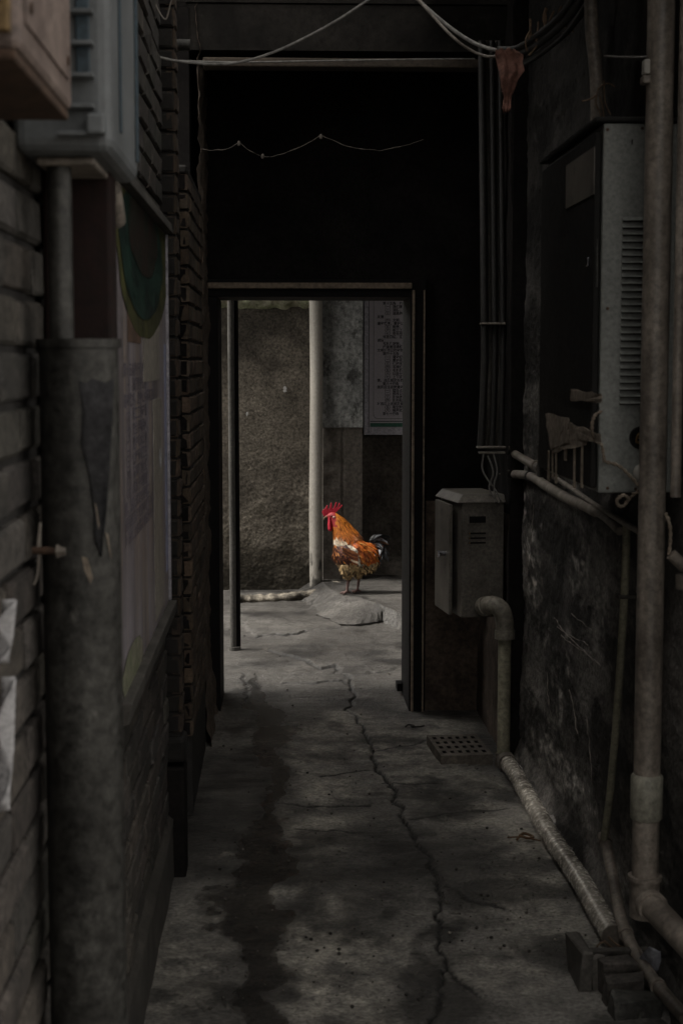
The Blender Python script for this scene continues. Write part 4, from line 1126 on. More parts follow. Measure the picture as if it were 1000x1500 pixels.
# vertical conduit and hose
XV = .97
pp = [onx(917, 770, XV), onx(914, 870, XV), onx(904, 1030, XV), onx(893, 1160, XV), onx(884, 1228, XV)]
vc = thing('conduit', 'thin dark conduit leaning down the right wall to a pale hose', 'conduit', pp[-1])
mb = MB(); mb.tube(spline(pp, 5), .0115, 12); part('tube', mb, m_green, vc)
q = onx(913, 873, XV); mb = MB(); mb.box((q.x - .02, q.y - .02, q.z - .006), (XR + .01, q.y + .02, q.z + .006)); part('saddle', mb, m_crate, vc, .002)
pp = spline([at(884, 1228, 4.62), at(892, 1260, 4.55), at(905, 1330, 4.36), at(918, 1372, 4.2), at(938, 1408, 4.04), at(962, 1444, 3.86), at(1004, 1492, 3.62)], 7)
hs = thing('hose', 'dull jointed hose sloping over the wooden crate at lower right', 'hose', pp[10])
mb = MB(); mb.tube(pp, .0175, 16); part('tube', mb, m_pipe, hs)
for i in (0, 20, 35):
    mb = MB(); d = (pp[min(i + 1, len(pp) - 1)] - pp[max(0, i - 1)]).normalized(); mb.tube([pp[i] - d * .012, pp[i] + d * .016], .0215, 16); part('joint', mb, m_pipe, hs)

# small meter box
c1 = at(672, 737, 6.40); c2 = at(738, 737, 6.42); c0 = at(641, 727, 6.72)
zt2 = c1.z; zb2_ = at(672, 905, 6.4).z
ux = V((c2.x - c1.x, c2.y - c1.y, 0)); uw = ux.length; ux.normalize()
uy = V((c0.x - c1.x, c0.y - c1.y, 0)); ud = uy.length; uy.normalize()
mt = thing('meter_box', 'small taupe steel meter box with its door ajar by the doorway', 'meter box', (c1 + ux * uw / 2 + uy * ud / 2) * 1.0)
mt.location.z = zb2_
base = V((c1.x, c1.y, 0))


def mbx(u, v, z):
    return base + ux * u + uy * v + Z_ * z


def mbox(mb, u0, u1, v0, v1, z0, z1):
    vs = [mbx(u, v, z) for z in (z0, z1) for u, v in ((u0, v0), (u1, v0), (u1, v1), (u0, v1))]
    mb.add(vs, [(0, 3, 2, 1), (4, 5, 6, 7), (0, 1, 5, 4), (1, 2, 6, 5), (2, 3, 7, 6), (3, 0, 4, 7)])


mb = MB(); mbox(mb, 0.012, uw, 0, ud, zb2_, zt2); part('body', mb, m_meter, mt, .004)
mb = MB()
vs = [mbx(-.012, -.012, zt2 + .001), mbx(uw + .004, -.012, zt2 + .001), mbx(uw + .004, ud + .01, zt2 + .001), mbx(-.012, ud + .01, zt2 + .001),
      mbx(.02, .012, zt2 + .034), mbx(uw + .004, .012, zt2 + .034), mbx(uw + .004, ud + .01, zt2 + .034), mbx(.02, ud + .01, zt2 + .034)]
mb.add(vs, [(0, 3, 2, 1), (4, 5, 6, 7), (0, 1, 5, 4), (1, 2, 6, 5), (2, 3, 7, 6), (3, 0, 4, 7)]); part('roof', mb, m_meter, mt, .004)
mb = MB(); vs = [mbx(-.012, .05, zb2_ + .004), mbx(-.026, .05, zb2_ + .004), mbx(-.012, ud, zb2_ + .004), mbx(.006, ud, zb2_ + .004)]
vs += [v + Z_ * (zt2 - zb2_ - .015) for v in vs]
mb.add(vs, [(0, 1, 2, 3), (4, 7, 6, 5), (0, 4, 5, 1), (1, 5, 6, 2), (2, 6, 7, 3), (3, 7, 4, 0)]); dr = part('door', mb, m_meter, mt, .003)
mb = MB(); zl = at(641, 820, 6.3).z; mb.tube([mbx(-.02, .12, zl), mbx(-.05, .12, zl)], .011, 12); mb.box(mbx(-.06, .105, zl - .014), mbx(-.045, .14, zl + .012)); part('lock', mb, m_chrome, dr, .002)
for py in (760, 870):
    zz = at(641, py, 6.5).z; mb = MB(); mb.tube([mbx(.0, ud + .006, zz - .022), mbx(.0, ud + .006, zz + .022)], .009, 10); part('hinge', mb, m_meter, dr)
mb = MB(); q = (at(683, 753, 6.4), at(716, 768, 6.4)); mbox(mb, .035, .118, -.004, .001, q[1].z, q[0].z); sl = part('name_slot', mb, m_meter, mt, .0015)
mb = MB(); mbox(mb, .042, .111, -.0055, -.0042, q[1].z + .006, q[0].z - .010); part('opening', mb, m_frame, sl)
for i, py in enumerate((781.5, 788.5, 795.5)):
    zz = at(690, py, 6.4).z; mb = MB(); mbox(mb, .04, .112, -.004, .0005, zz - .003, zz + .003); vn = part('vent', mb, m_frame, mt)
    mb = MB(); mbox(mb, .041, .046, -.006, -.0042, zz - .003, zz + .003); part('pilot_dot', mb, m_brass, vn)
# drain pipe under the meter box, to the floor
q0 = at(712, 885, 6.28); q1 = at(738, 893, 6.28)
base_ = onz(738, 1124)
xd, yd = at(738, 1000, 6.28).x, 6.28
dp = thing('drainpipe', 'olive drainpipe with an elbow coming out of the small meter box', 'pipe', (xd, yd, 0))
zel = at(738, 905, yd).z
pe = spline([at(707, 889, 6.43), at(711, 888, 6.36), at(722, 886, 6.30), at(733, 893, yd), at(738, 908, yd), V((xd, yd, zel - .055))], 6)
mb = MB(); mb.tube(pe, .037, 20); mb.tube([V((xd, yd, zel - .085)), V((xd, yd, zel - .05))], .041, 20); mb.tube([pe[4], pe[8]], .041, 20); part('elbow', mb, mat('grimy_elbow', (.34, .31, .26), (.16, .145, .118), rough=.45), dp)
mb = MB(); mb.tube([V((xd, yd, zel - .06)), V((xd, yd, .02))], .0265, 20); part('riser', mb, m_green, dp)
mb = MB(); mb.tube([V((xd, yd, -.01)), V((xd, yd, .055))], .034, 20); part('foot', mb, m_clay, dp)
# floor pipe
e0 = V((xd + .005, yd - .06, .032)); e1 = onz(898, 1372, .035)
fp = thing('pipe', 'shiny worn pipe lying on the floor along the right wall', 'pipe', (e0 + e1) / 2)
mb = MB(); mb.tube([e0.lerp(e1, i / 20) + V((.004 * math.sin(i * .5), 0, .002 * math.sin(i))) for i in range(21)], .033, 24); part('tube', mb, m_steel, fp)
dd_ = (e1 - e0).normalized()
mb = MB(); mb.tube([e0 - dd_ * .02, e0 + dd_ * .03], .038, 24); part('collar', mb, m_clay, fp)
mb = MB(); mb.tube([e1 - dd_ * .03, e1 + dd_ * .005], .0345, 24); part('cut_end', mb, m_clay, fp)

# perforated block
q = [onz(638, 1108), onz(650, 1122), onz(730, 1122), onz(704, 1096)]
bx0_, bx1_ = .64, .855; by0, by1 = 6.30, 6.66
blk = thing('perforated_block', 'flat dark clay block full of holes lying by the drainpipe', 'block', ((bx0_ + bx1_) / 2, (by0 + by1) / 2, 0))
bm = bmesh.new()
nxh, nyh = 6, 4
zt3 = .042
ox = np.linspace(bx0_, bx1_, 2 * nxh + 2); oy = np.linspace(by0, by1, 2 * nyh + 2)
mb = MB()
for j in range(len(oy) - 1):
    for i in range(len(ox) - 1):
        hole = (i % 2 == 1) and (j % 2 == 1)
        zz = .008 if hole else zt3
        mb.add([(ox[i], oy[j], zz), (ox[i + 1], oy[j], zz), (ox[i + 1], oy[j + 1], zz), (ox[i], oy[j + 1], zz)], [(0, 1, 2, 3)], False, (.03, .03, .03) if hole else (1, 1, 1))  # hole floors and walls darkened, their shade put into the tone
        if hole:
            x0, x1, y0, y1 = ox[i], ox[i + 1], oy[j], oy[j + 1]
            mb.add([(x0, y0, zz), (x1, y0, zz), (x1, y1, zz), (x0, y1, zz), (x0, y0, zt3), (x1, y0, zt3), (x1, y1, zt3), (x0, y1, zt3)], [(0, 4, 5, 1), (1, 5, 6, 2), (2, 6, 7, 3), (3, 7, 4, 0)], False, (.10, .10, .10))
mb.add([(bx0_, by0, -.01), (bx1_, by0, -.01), (bx1_, by1, -.01), (bx0_, by1, -.01), (bx0_, by0, zt3), (bx1_, by0, zt3), (bx1_, by1, zt3), (bx0_, by1, zt3)], [(0, 1, 5, 4), (1, 2, 6, 5), (2, 3, 7, 6), (3, 0, 4, 7)])
part('slab', mb, m_clay, blk)
rot_c = V(((bx0_ + bx1_) / 2, (by0 + by1) / 2, 0)); blk.rotation_euler.z = R(4)

# twig ring, leaves, pebbles
mb = MB(); c = onz(605, 1067); mb.tube(spline([c + V((-.035, 0, .008)), c + V((-.02, .03, .01)), c + V((.005, .02, .008)), c + V((-.01, -.01, .01)), c + V((.03, .0, .008)), c + V((.05, .02, .008))], 6), .004, 6)
single('wire_scrap', 'small curled scrap of black wire on the floor by the right jamb', 'wire', mb, m_cable, c)
mb = MB(); c = onz(768, 1232)
mb.tube(spline([c + V((-.03, -.02, .012)), c + V((0, .03, .018)), c + V((.03, .01, .012)), c + V((.01, -.02, .016)), c + V((-.02, 0, .02))], 6), .005, 6, col=(.6, .5, .4))
mb.tube(spline([c + V((-.06, .01, .01)), c + V((-.01, .0, .014)), c + V((.05, -.03, .01))], 6), .003, 6, col=(.5, .4, .3))
single('dry_leaf', 'curled dry leaf on the floor beside the floor pipe', 'leaf', mb, m_straw, c)
peb = MB()
for i in range(420):
    if i < 170:
        px, py = random.uniform(640, 880), random.uniform(1110, 1400); c = onz(px, py)
    else:
        px, py = random.uniform(300, 620), random.uniform(900, 1480); c = onz(px, py)
    if c.x > .95: continue
    s_ = random.choice((.002, .003, .003, .004, .006))
    t_ = random.choice((.4, .7, 1, 1.3, 2.2)) if i % 9 else 3.5
    peb.ellipsoid(c + V((0, 0, s_ * .4 + .002)), s_, s_ * random.uniform(.7, 1.5), s_ * .7, (t_, t_, t_), None, 6, 4)
single('grit', 'scattered grit and crumbs on the cement floor', 'grit', peb, m_fascia, (.3, 5, 0), kind='stuff')
# cement fillet crumbs at the foot of the right wall
mb = MB()
mb.grid(np.linspace(3.1, 6.4, 150), np.linspace(0, 1, 7), lambda y, t: (XR + .01 - .07 * (1 - t) * (.7 + .6 * noise.noise(V((y * 7, 0, 0)))), y, .004 + .05 * t * (.8 + .35 * noise.noise(V((y * 4, 3, 0)))) + .008 * noise.noise(V((y * 30, t * 4, 0)))))
single('cement_fillet', 'crumbly cement fillet along the foot of the right wall', 'kerb', mb, m_rwall, (XR, 4.8, 0))
mb = MB(); c = onz(330, 985)

# crate and bricks bottom right
cr = thing('crate', 'rough grey wooden crate at the bottom right corner', 'crate', (.84, 3.95, 0))
def slabpx(mb, x0, x1, ytop, Yf, dep, lean=0.0, jit=.004):
    a_ = at(x0, ytop, Yf); b_ = at(x1, ytop, Yf); zt_0 = (a_.z + b_.z) / 2
    w_ = b_.x - a_.x; c_0 = V(((a_.x + b_.x) / 2, Yf + dep / 2, zt_0 / 2 - .004))
    ax = V((math.cos(lean), math.sin(lean), 0)); ay = V((-math.sin(lean), math.cos(lean), 0))
    mb.brick(c_0, ax, ay, Z_, (w_, dep, zt_0 + .008), .004, (1, 1, 1), jit * 1.7)
    return c_0
for (x0, x1, yt, Yf, dep) in ((848, 866, 1397, 3.96, .16), (868, 886, 1402, 3.975, .02)):
    mb = MB(); slabpx(mb, x0, x1, yt, Yf, dep, .03); part('side_board', mb, m_crate, cr, .002)
for i in range(3):
    mb = MB(); slabpx(mb, 888 + i * 24, 910 + i * 24, 1404 + 3 * i, 4.10, .016, 0); part('back_board', mb, m_crate, cr, .002)
mb = MB(); a_ = at(850, 1396, 4.09); b_ = at(950, 1400, 4.09); mb.obox((a_ + b_) / 2 + V((0, .012, .004)), X_, Y_, Z_, (b_.x - a_.x, .03, .014)); part('rim', mb, m_crate, cr, .003)
for (x0, x1, yt, Yf, dep, ln, lb, mm, cc) in ((880, 931, 1409, 3.93, .05, .05, 'rear brick standing on end inside the wooden crate', m_brick, 1.0),
        (889, 947, 1437, 3.86, .055, -.06, 'middle grey brick standing in front of the rear one in the crate', m_brick, .8),
        (900, 968, 1464, 3.79, .06, .10, 'lowest pale brick in front of the crate at the picture edge', m_galv, 1.0)):
    mb = MB(); c_0 = slabpx(mb, x0, x1, yt, Yf, dep, ln, .005); mb.c = [(cc, cc, cc)] * len(mb.v)
    single('brick', lb, 'brick', mb, mm, (c_0.x, c_0.y, 0), .003)
mb = MB(); a = at(972, 1402, 3.98)
mb.grid(np.linspace(-1, 1, 9), np.linspace(-1, 1, 9), lambda u, v: (a.x + u * .052 + .006 * v, 3.98 + .02 * math.sin(u * 4 + v) + .02 * v * u, a.z + v * .03 + .008 * math.sin(u * 5)))
ob = single('plastic_sheet', 'crumpled pale plastic sheet stuffed behind the hose', 'plastic', mb, mat('cloudy_plastic', (.42, .43, .47), (.2, .2, .23), scale=18, rough=.5, bump=.5), a); sm_ = ob.modifiers.new('s', 'SOLIDIFY'); sm_.thickness = .001
mb = MB()
for pl in (((868, 1398), (876, 1384), (884, 1380)), ((890, 1372), (905, 1385), (925, 1390)), ((884, 1378), (900, 1390), (918, 1389)), ((866, 1402), (890, 1396), (915, 1395))):
    mb.tube(spline([at(x, y, 4.22) for x, y in pl], 5), .003, 5)
single('twigs', 'thin twigs lying between the floor pipe and the crate', 'twigs', mb, m_straw, at(890, 1385, 4.22))

# ================================================================ OVERHEAD
Yw = 4.9
def wire(name, label, pts, r, m, cat='wire', k=10):
    mb = MB(); q = spline(pts, k); mb.tube(q, r, 7)
    return single(name, label, cat, mb, m, q[len(q) // 2])


wire('cable', 'pale cable sagging from the left wall and rising to the top', [at(234, 84, Yw), at(262, 90, Yw), at(310, 94, Yw), at(352, 91, Yw), at(400, 77, Yw), at(450, 54, Yw), at(500, 26, Yw), at(560, -14, Yw)], .0042, m_palec, 'cable')
wire('wire', 'thin straight wire running just above the wooden lintel', [at(240, 88, 6.0), at(340, 91, 6.2), at(480, 89, 6.4), at(600, 87, 6.5), at(695, 86, 6.5)], .0032, m_palec)
wire('cable', 'upper of the pale twin cables sagging to the red rag', [at(600, -12, 5.2), at(640, 25, 5.15), at(680, 55, 5.1), at(712, 70, 5.05), at(742, 76, 5.0)], .006, m_palec, 'cable')
wire('cable', 'lower of the pale twin cables sagging to the red rag', [at(606, -8, 5.1), at(636, 26, 5.05), at(664, 55, 5.0), at(690, 74, 5.0), at(716, 83, 4.98), at(742, 79, 4.96)], .0045, m_greyc, 'cable')
wire('wire', 'fine wire hanging in the top left corner over the brick wall', [at(222, -10, 4.8), at(232, 15, 4.8), at(243, 28, 4.8), at(250, 5, 4.8), at(255, -12, 4.8)], .0022, m_greyc)
cbn = thing('cable_bundle', 'loose black cable bundle sweeping up from the red rag to the top', 'cables', at(800, 40, 4.9))
for i, (dxp, dyp, r, mm) in enumerate(((0, 0, .013, m_cable), (6, 12, .010, m_cable), (-8, -8, .009, m_cable), (14, 4, .007, m_cable), (0, 18, .006, m_cable))):
    mb = MB(); mb.tube(spline([at(738 + dxp, 80 + dyp, 4.95), at(765 + dxp, 78 + dyp, 4.9), at(800 + dxp, 55 + dyp, 4.85), at(832 + dxp, 25 + dyp, 4.8), at(862 + dxp, -20 + dyp, 4.75)], 8), r, 8); part('cable', mb, mm, cbn)
mb = MB()
for i in range(14):
    a = at(random.uniform(770, 830), random.uniform(0, 55), 4.86); mb.tube(spline([a, a + V((random.uniform(-.02, .02), 0, -.03)), a + V((random.uniform(-.03, .03), .01, -.06))], 4), .003, 5)
part('dusty_shreds', mb, m_straw, cbn)
# red rag
rag = MB()
prof = [(72, 726, 752), (80, 726, 766), (92, 728, 764), (105, 731, 766), (118, 732, 756), (132, 735, 752), (140, 738, 748), (150, 736, 748), (158, 735, 748), (165, 737, 744)]
vs = []; fs = []; nw = 9
for i, (py, x0, x1) in enumerate(prof):
    for j in range(nw):
        p = at((x0 + x1) / 2 + (x1 - x0) * 1.0 * (j / (nw - 1) - .5), py + 2 * math.sin(j * 2), 4.86)
        p.y += .010 * math.sin(j * 1.9 + i * .5) + .008 * math.sin(i * 1.3)
        vs.append(p)
for i in range(len(prof) - 1):
    for j in range(nw - 1):
        fs.append((i * nw + j, (i + 1) * nw + j, (i + 1) * nw + j + 1, i * nw + j + 1))
rag.add(vs, fs, True)
ob = single('rag', 'torn faded red rag hanging where the overhead cables meet', 'rag', rag, m_rag, at(742, 80, 4.95)); sm_ = ob.modifiers.new('s', 'SOLIDIFY'); sm_.thickness = .003
# white cap top left
q = at(266, 66, 5.5)
mb = MB(); mb.tube([q + V((-.03, 0, 0)), q + V((.03, 0, 0))], .02, 12); single('pipe_fitting', 'small pale grey cylinder in the dark at top left under the cable', 'fitting', mb, m_galv, q)
# cobweb garland
cw = MB()
for pl in (((296, 219), (320, 220), (340, 215), (350, 208)), ((350, 208), (362, 218), (385, 229), (410, 226), (440, 215), (470, 198)), ((470, 198), (490, 207), (515, 216), (555, 221)), ((555, 221), (590, 214), (620, 205))):
    q = spline([at(x, y, 6.5) for x, y in pl], 8)
    q = [p + V((0, 0, .004 * noise.noise(p * 30))) for p in q]
    cw.tube(q, [.0009 + .0014 * (noise.noise(p * 40) + .4) for p in q], 5)
for (x, y) in ((350, 210), (470, 200), (385, 229)):
    cw.ellipsoid(at(x, y, 6.5), .007, .004, .011, (1, 1, 1), None, 8, 6)
single('cobweb', 'dusty cobweb garland hanging in the dark above the doorway', 'cobweb', cw, m_web, at(450, 220, 6.5))

# ================================================================ ROOSTER
SC = 10.55 / F


FT = onz(517, 869, PZ)


def rk(px, py, w=0.0):
    """rooster drawn in its own side plane: photo pixels to metres from the feet"""
    return V((FT.x + (px - 517) * SC, FT.y + w, PZ + .004 + (868.5 - py) * SC * 1.005))


ro = thing('rooster', 'orange and brown rooster with a red comb standing on the raised slab', 'rooster', (FT.x, FT.y, PZ))
tb = MB()


def lofted(ctrl, k=6, n=18):
    """ctrl: (px, py, radius in side plane px, half width px)"""
    P_ = spline([V((c[0], c[1], 0)) for c in ctrl], k); Rr = spline([V((c[2], c[3], 0)) for c in ctrl], k)
    vs = []
    for i, p in enumerate(P_):
        d = (P_[min(i + 1, len(P_) - 1)] - P_[max(i - 1, 0)]).normalized(); nrm = V((-d.y, d.x, 0))
        for j in range(n):
            t_ = 2 * math.pi * j / n
            q_ = p + nrm * (Rr[i].x * math.cos(t_))
            vs.append(rk(q_.x, q_.y, Rr[i].y * math.sin(t_) * SC))
    m_ = len(P_)
    fs = [(i * n + j, i * n + (j + 1) % n, (i + 1) * n + (j + 1) % n, (i + 1) * n + j) for i in range(m_ - 1) for j in range(n)]
    fs += [tuple(range(n))[::-1], tuple((m_ - 1) * n + j for j in range(n))]
    tb.add(vs, fs, True)


lofted([(555, 800, 4, 3), (549, 805, 11, 7), (538, 811, 20, 15), (525, 813, 26, 20), (512, 811, 26, 21), (501, 805, 21, 18), (493, 800, 12, 11), (489, 799, 5, 5)])
lofted([(520, 822, 12, 12), (532, 824, 17, 14), (544, 824, 13, 11), (552, 820, 5, 5)])
lofted([(512, 802, 20, 16), (507, 790, 20, 15), (501.5, 778, 15.5, 12), (495.5, 767, 11.5, 9.5), (491, 760.5, 8.6, 7.4), (487, 756.5, 6.5, 5.8), (482, 756.5, 4.5, 4.2), (479, 757.5, 2.5, 2.6)])
for (sx, w) in ((0, -.030), (16, .030)):
    def leg(pts, rr_):
        tb.tube([rk(x + sx, y, w + dw) for x, y, dw in pts], [r * SC for r in rr_], 10)
    leg([(508, 826, 0), (508, 836, 0), (509, 845, 0), (509.6, 850, 0), (508.6, 858, 0), (507.5, 866, 0)], [13, 11, 6, 2.6, 2.0, 2.1])
    for (tx, ty, tw) in ((497 if sx == 0 else 499, 869.2, -.012), (499, 868.6, .03), (501, 869.6, -.05), (514, 868.4, .01)):
        tb.tube([rk(507.5 + sx, 865.5, w), rk((507.5 + tx) / 2 + sx, 867.2, w + tw * .5), rk(tx + sx, ty - 1.0, w + tw)], [2.0 * SC, 1.6 * SC, .9 * SC], 8)
tmp = bpy.data.objects.new('tmp_body', tb.mesh('tmp_body', ro.location)); COL.objects.link(tmp)
r_ = tmp.modifiers.new('r', 'REMESH'); r_.mode = 'VOXEL'; r_.voxel_size = .0034
s_ = tmp.modifiers.new('s', 'SMOOTH'); s_.iterations = 3; s_.factor = .5
bpy.context.view_layer.update()
dg = bpy.context.evaluated_depsgraph_get()
bme = bpy.data.meshes.new_from_object(tmp.evaluated_get(dg)); bme.name = 'body'
bpy.data.objects.remove(tmp)
bme.polygons.foreach_set('use_smooth', [True] * len(bme.polygons))
nv = len(bme.vertices)
vco = np.zeros(nv * 3, np.float32); bme.vertices.foreach_get('co', vco); vco = vco.reshape(-1, 3)
vno = np.zeros(nv * 3, np.float32); bme.vertices.foreach_get('normal', vno); vno = vno.reshape(-1, 3)
upx = 517 + vco[:, 0] / SC; upy = 868.5 - (vco[:, 2] - .004) / SC / 1.005


def rcol(x, y, n=0.0):
    """plumage colour by place on the bird (side view)"""
    if y > 848.5: return (.12, .07, .06)
    if x < 494 and y < 771 and not (x > 490.5 and y < 768 and y > 763): 
        if x < 491 + (y - 752) * .12: return (.36, .03, .035)
    neckline = 786 + (x - 490) * .10
    if y < neckline and x < 520 - (784 - y) * .1 and not (y > 780 and x > 514):
        k = min(1, max(0, (y - 752) / 34))
        return (.66 - .18 * k + .10 * n, .215 - .075 * k + .05 * n, .025)
    if y > 822 + 3 * n:
        k = .8 + 1.0 * n
        return (.58 * k, .40 * k, .20 * k)
    # white shoulder front and white wing bar
    if x < 487.5 + n and y < 806: return (.60, .42, .26)
    if 786 < y < 797 and 488 < x < 503 and (x - 488) * .6 > (y - 797): return (.8, .64, .47)
    if abs((x - 512) - (y - 800) * .55) < 4.2 and 796 < y < 824: return (.85, .74, .58)
    if x < 511 + (y - 800) * .45: 
        return (.10 + .09 * n, .024 + .02 * n, .009) if n < .45 else (.42, .16, .04)
    if y < 790: return (.55 + .2 * n, .2 + .15 * n, .08 + .10 * n)
    return (.58 + .24 * n, .135 + .08 * n, .02)


bc = np.ones((nv, 4), np.float32)
for i in range(nv):
    bc[i, :3] = rcol(upx[i], upy[i], noise.noise(V((upx[i] * .35, upy[i] * .35, vco[i, 1] * 30))))
ca = bme.color_attributes.new('tone', 'FLOAT_COLOR', 'POINT'); ca.data.foreach_set('color', bc.ravel())
m_bird = mat('plumage', (1, 1, 1), (.85, .85, .85), scale=60, rough=.6, bump=.4, bscale=300, bdist=.002, fine=.25)
m_feath = mat('feather', (1, 1, 1), (.7, .7, .7), scale=90, rough=.55, bump=0, fine=.3, spec=.3)
m_flesh = mat('red_flesh', (.52, .020, .045), (.36, .012, .03), scale=60, rough=.45, bump=.5, bscale=220, bdist=.002)
m_horn = mat('horn', (.42, .34, .22), (.3, .23, .14), scale=50, rough=.45, bump=0)
m_eye = mat('dark_eye', (.02, .012, .008), (.02, .012, .008), rough=.1, bump=0)
bme.materials.clear(); bme.materials.append(m_bird)
body = bpy.data.objects.new('body', bme); COL.objects.link(body); body.parent = ro


def feather(mb, p, n, d, L, W, c0, c1, lift=.12, curl=-.25, seg=4):
    d = (d - n * d.dot(n))
    if d.length < 1e-4: return
    d.normalize(); b = n.cross(d).normalized()
    vs = []; cs = []
    for i in range(seg + 1):
        t_ = i / seg
        w = W * (.45 + 1.1 * t_ - 0.2 * t_ * t_) if t_ < .55 else W * (1.0 * (1 - ((t_ - .55) / .45) ** 2) + .04)
        q_ = p + d * (L * t_) + n * (L * (lift * t_ + curl * lift * t_ * t_) + .0008)
        c = tuple(c0[k] + (c1[k] - c0[k]) * t_ for k in range(3))
        for s2 in (-1, 0, 1):
            vs.append(q_ + b * (w * .5 * s2) - n * (.10 * w * abs(s2))); cs.append(c if s2 == 0 else tuple(x * .9 for x in c))
    fs = []
    for i in range(seg):
        for j in range(2):
            fs.append((i * 3 + j, i * 3 + j + 1, i * 3 + j + 4, i * 3 + j + 3))
    mb.add(vs, fs, True, cs)


off = V(ro.location)
hack, wing_n, wing_f, saddle, fluff = MB(), MB(), MB(), MB(), MB()
order = rng.permutation(nv)
cnt = dict(h=0, w=0, s=0, f=0)
for i in order:
    x, y = float(upx[i]), float(upy[i])
    if y > 846: continue
    if x < 493.5 and y < 772: continue
    n = V(vno[i]); p = off + V(vco[i])
    jn = random.uniform(-1, 1)
    base_c = rcol(x, y, jn * .7)
    v_ = random.choice((.45, .7, .9, 1.1, 1.35))
    c0 = tuple(min(1, q_ * v_ * .75) for q_ in base_c); c1 = tuple(min(1, q_ * v_ * 1.15) for q_ in base_c)
    jit = V((random.uniform(-.2, .2), random.uniform(-.2, .2), random.uniform(-.2, .2)))
    if y < 790 and x < 519:
        if cnt['h'] > 520: continue
        cnt['h'] += 1
        k = (y - 752) / 38
        feather(hack, p, n, V((.35 + .25 * (x - 492) / 20, 0, -1)) + jit * .6, random.uniform(.034, .052), .0075, c0, tuple(min(1, q_ * 1.15) for q_ in c1), .07, -.5)
    elif y > 820:
        if cnt['f'] > 420: continue
        cnt['f'] += 1
        if random.random() < .22: c1 = tuple(q_ * .25 for q_ in c1)
        feather(fluff, p, n, V((.35, 0, -1)) + jit * 1.8, random.uniform(.018, .034), .011, c0, c1, .30, -.4)
    elif x > 521:
        if cnt['s'] > 420: continue
        cnt['s'] += 1
        if random.random() < .15: c1 = (.6, .34, .10)
        feather(saddle, p, n, V((.75, 0, -.75 - (.5 if y > 800 else 0))) + jit * .7, random.uniform(.04, .062), .009, c0, c1, .09, -.5)
    else:
        if cnt['w'] > 620: continue
        cnt['w'] += 1
        feather(wing_n if vco[i, 1] < 0 else wing_f, p, n, V((.75, 0, -.7)) + jit * .6, random.uniform(.026, .042), .014, c0, c1, .10, -.5)
# folded flight feathers of each wing
for mb_, s2 in ((wing_n, -1), (wing_f, 1)):
    for k in range(11):
        t_ = k / 10
        p = rk(500 + 6 * t_, 800 + 14 * t_, s2 * (.098 - .006 * t_))
        cc = (.11, .03, .012) if k % 3 else (.2, .07, .025)
        if k in (7, 8): cc = (.55, .44, .32)
        feather(mb_, p, V((0, s2, .12)).normalized(), V((1, 0, -.42 - .28 * t_)), .125 - .03 * t_, .02, cc, tuple(q_ * 1.4 for q_ in cc), .03, -.6, 5)
part('hackle_feathers', hack, m_feath, ro); part('wing', wing_n, m_feath, ro); part('wing', wing_f, m_feath, ro)
part('saddle_feathers', saddle, m_feath, ro); part('belly_feathers', fluff, m_feath, ro)
# tail
tl = MB()
for k in range(80):
    t_ = random.random(); s2 = random.uniform(-1, 1)
    st = rk(random.uniform(541, 550), random.uniform(791, 812), s2 * .02)
    ang = R(80 - 118 * t_)
    Ln = random.uniform(.06, .13)
    q_ = []
    p = st.copy(); a = ang; nseg = 8
    for j in range(nseg + 1):
        q_.append(p.copy()); p = p + V((math.cos(a) * Ln / nseg, s2 * .002 * j, math.sin(a) * Ln / nseg)); a -= R(9 + 8 * random.random())
    W = random.uniform(.016, .028)
    vs = []; cs = []
    g_ = random.choice((.006, .010, .02, .05, .09)) if k % 7 else .2  # lighter greys paint highlights into the black tail
    cc = (g_, g_ * 1.05, g_ * 1.15)
    if k % 7 == 3: cc = (.10, .05, .025)
    for j, pt in enumerate(q_):
        u_ = j / nseg
        w = W * (.5 + u_) if u_ < .5 else W * (1 - ((u_ - .5) / .5) ** 2 * .93)
        dd = (q_[min(j + 1, nseg)] - q_[max(j - 1, 0)]).normalized(); nn = dd.cross(V((0, 1, 0))).normalized()
        side = (nn * .8 + V((0, .6 * (1 if s2 > 0 else -1), 0))).normalized()
        for e in (-1, 0, 1):
            vs.append(pt + side * w * .5 * e + V((0, -.003 * (1 - abs(e)), 0))); cs.append(cc if e else tuple(x * 1.3 for x in cc))
    fs = [(j * 3 + i, j * 3 + i + 1, j * 3 + i + 4, j * 3 + i + 3) for j in range(nseg) for i in range(2)]
    tl.add(vs, fs, True, cs)
part('tail_feathers', tl, m_feath, ro)


def ck(x, y, w=0.0):
    """coordinates read off a 7.69x enlargement of the bird"""
    return rk(460 + x / 7.692, 720 + y / 7.692, w)


comb = [(90, 236), (96, 212), (112, 200), (126, 192), (143, 156), (153, 154), (158, 198), (170, 196), (186, 129), (198, 128), (204, 194), (220, 186), (244, 120), (258, 124), (240, 188), (258, 176), (282, 130), (295, 137), (268, 190), (312, 150), (321, 158), (280, 206), (242, 238), (190, 264), (150, 282), (112, 284), (97, 262)]
mb = MB(); mb.prism([ck(x, y, -.0045) for x, y in comb][::-1], V((0, .009, 0))); ob = part('comb', mb, m_flesh, ro, .0022)
for dw_, w in ((0, -.011), (6, .009)):
    mb = MB()
    mb.tube(spline([ck(170 + dw_, 290, w), ck(172 + dw_, 330, w), ck(172 + dw_, 380, w * 1.1), ck(178 + dw_, 425, w * 1.1), ck(180 + dw_, 442, w)], 5), [.008 * f for f in np.interp(np.linspace(0, 1, 21), [0, .3, .7, .92, 1], [1.5, 2.5, 3.2, 2.3, .6])], 12, ell=(1.0, .55))
    part('wattle', mb, m_flesh, ro)
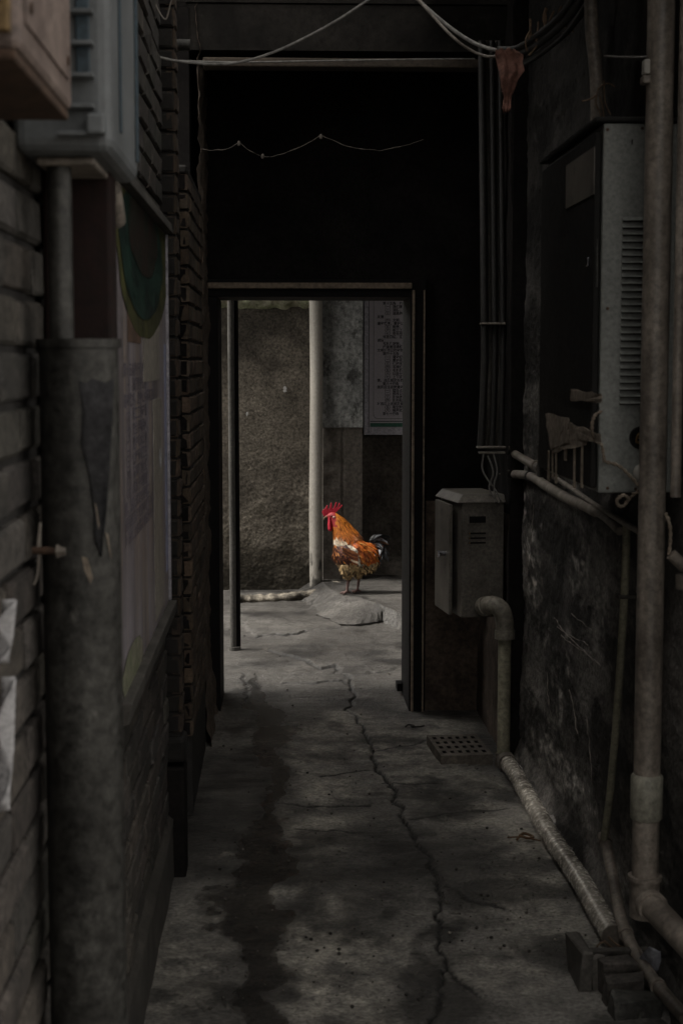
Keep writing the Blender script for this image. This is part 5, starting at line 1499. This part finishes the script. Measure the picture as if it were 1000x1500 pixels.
mb = MB(); mb.tube(spline([ck(165, 276), ck(138, 280), ck(118, 292), ck(106, 318)], 5), [.009, .0085, .008, .0075, .007, .0068, .0062, .0058, .005, .0048, .004, .0035, .0028, .002, .0012, .0008], 10); part('beak', mb, m_horn, ro)
for w in (-1, 1):
    mb = MB(); mb.ellipsoid(ck(196, 272, w * .0285), .0055, .003, .0055); ey = part('eye', mb, m_eye, ro)
    mb = MB(); mb.ellipsoid(ck(222, 284, w * .030), .010, .004, .007); part('ear_lobe', mb, mat('pale_skin', (.75, .55, .5), (.6, .35, .3), rough=.5, bump=0), ro)

# ================================================================ LIGHT + CAMERA
SUN_EL, SUN_AZ = R(62), R(262)              # azimuth measured clockwise from +Y: from the left
w = bpy.data.worlds.new('World'); S.world = w; w.use_nodes = True
nt = w.node_tree; bg = nt.nodes['Background']
sky = nt.nodes.new('ShaderNodeTexSky'); sky.sky_type = 'NISHITA'; sky.sun_disc = False
sky.sun_elevation = SUN_EL; sky.sun_rotation = SUN_AZ; sky.air_density = 1; sky.dust_density = 4; sky.ozone_density = .6
hsv = nt.nodes.new('ShaderNodeHueSaturation'); hsv.inputs['Saturation'].default_value = 0
nt.links.new(sky.outputs[0], hsv.inputs['Color']); wm = nt.nodes.new('ShaderNodeMix'); wm.data_type = 'RGBA'; wm.blend_type = 'MULTIPLY'; wm.inputs[0].default_value = 1; wm.inputs[7].default_value = (1.0, .965, .91, 1)
nt.links.new(hsv.outputs[0], wm.inputs[6]); nt.links.new(wm.outputs[2], bg.inputs[0]); bg.inputs[1].default_value = .15
ld = bpy.data.lights.new('sun', 'SUN'); ld.energy = 1.3; ld.angle = R(7); ld.color = (1, .94, .86)
lo = bpy.data.objects.new('sun', ld); COL.objects.link(lo)
sd = V((math.sin(SUN_AZ) * math.cos(SUN_EL), math.cos(SUN_AZ) * math.cos(SUN_EL), math.sin(SUN_EL)))
lo.rotation_euler = sd.to_track_quat('Z', 'Y').to_euler(); lo.location = (0, 0, 8)

cam = bpy.data.cameras.new('camera'); co_ = bpy.data.objects.new('camera', cam); COL.objects.link(co_)
co_.location = EYE
co_.rotation_euler = (math.pi / 2 - TH, 0, -PS)
cam.sensor_fit = 'VERTICAL'; cam.sensor_height = 36; cam.sensor_width = 24; cam.lens = F / 1500 * 36
cam.clip_start = .05; cam.clip_end = 300
cam.dof.use_dof = True; cam.dof.focus_distance = 9.5; cam.dof.aperture_fstop = 8.5
S.camera = co_
S.view_settings.view_transform = 'Standard'; S.view_settings.look = 'None'; S.view_settings.exposure = 1.15; S.view_settings.gamma = 1
S.cycles.use_denoising = True
S.cycles.max_bounces = 8; S.cycles.diffuse_bounces = 6; S.cycles.sample_clamp_indirect = 3; S.cycles.caustics_reflective = False; S.cycles.caustics_refractive = False

for base, grp in (('brick_pier', 'brick piers on the left side'), ('paper_scrap', 'paper scraps on the courtyard wall'), ('paper_strip', 'torn paper strips at the left edge'), ('electric_box', 'electric boxes at the top left')):
    for o in list(S.objects):
        if o.parent is None and o.name.split('.')[0] == base: o['group'] = grp
for o in list(S.objects):
    if o.parent is None and o.name.split('.')[0] == 'brick': o['group'] = 'bricks in the crate'
    if o.parent is None and o.name.split('.')[0] == 'cable' and 'twin' in o.get('label', ''): o['group'] = 'pale twin cables overhead'
    if o.parent is None and o.name.split('.')[0] == 'cord': o['group'] = 'twisted cords by the cabinet'
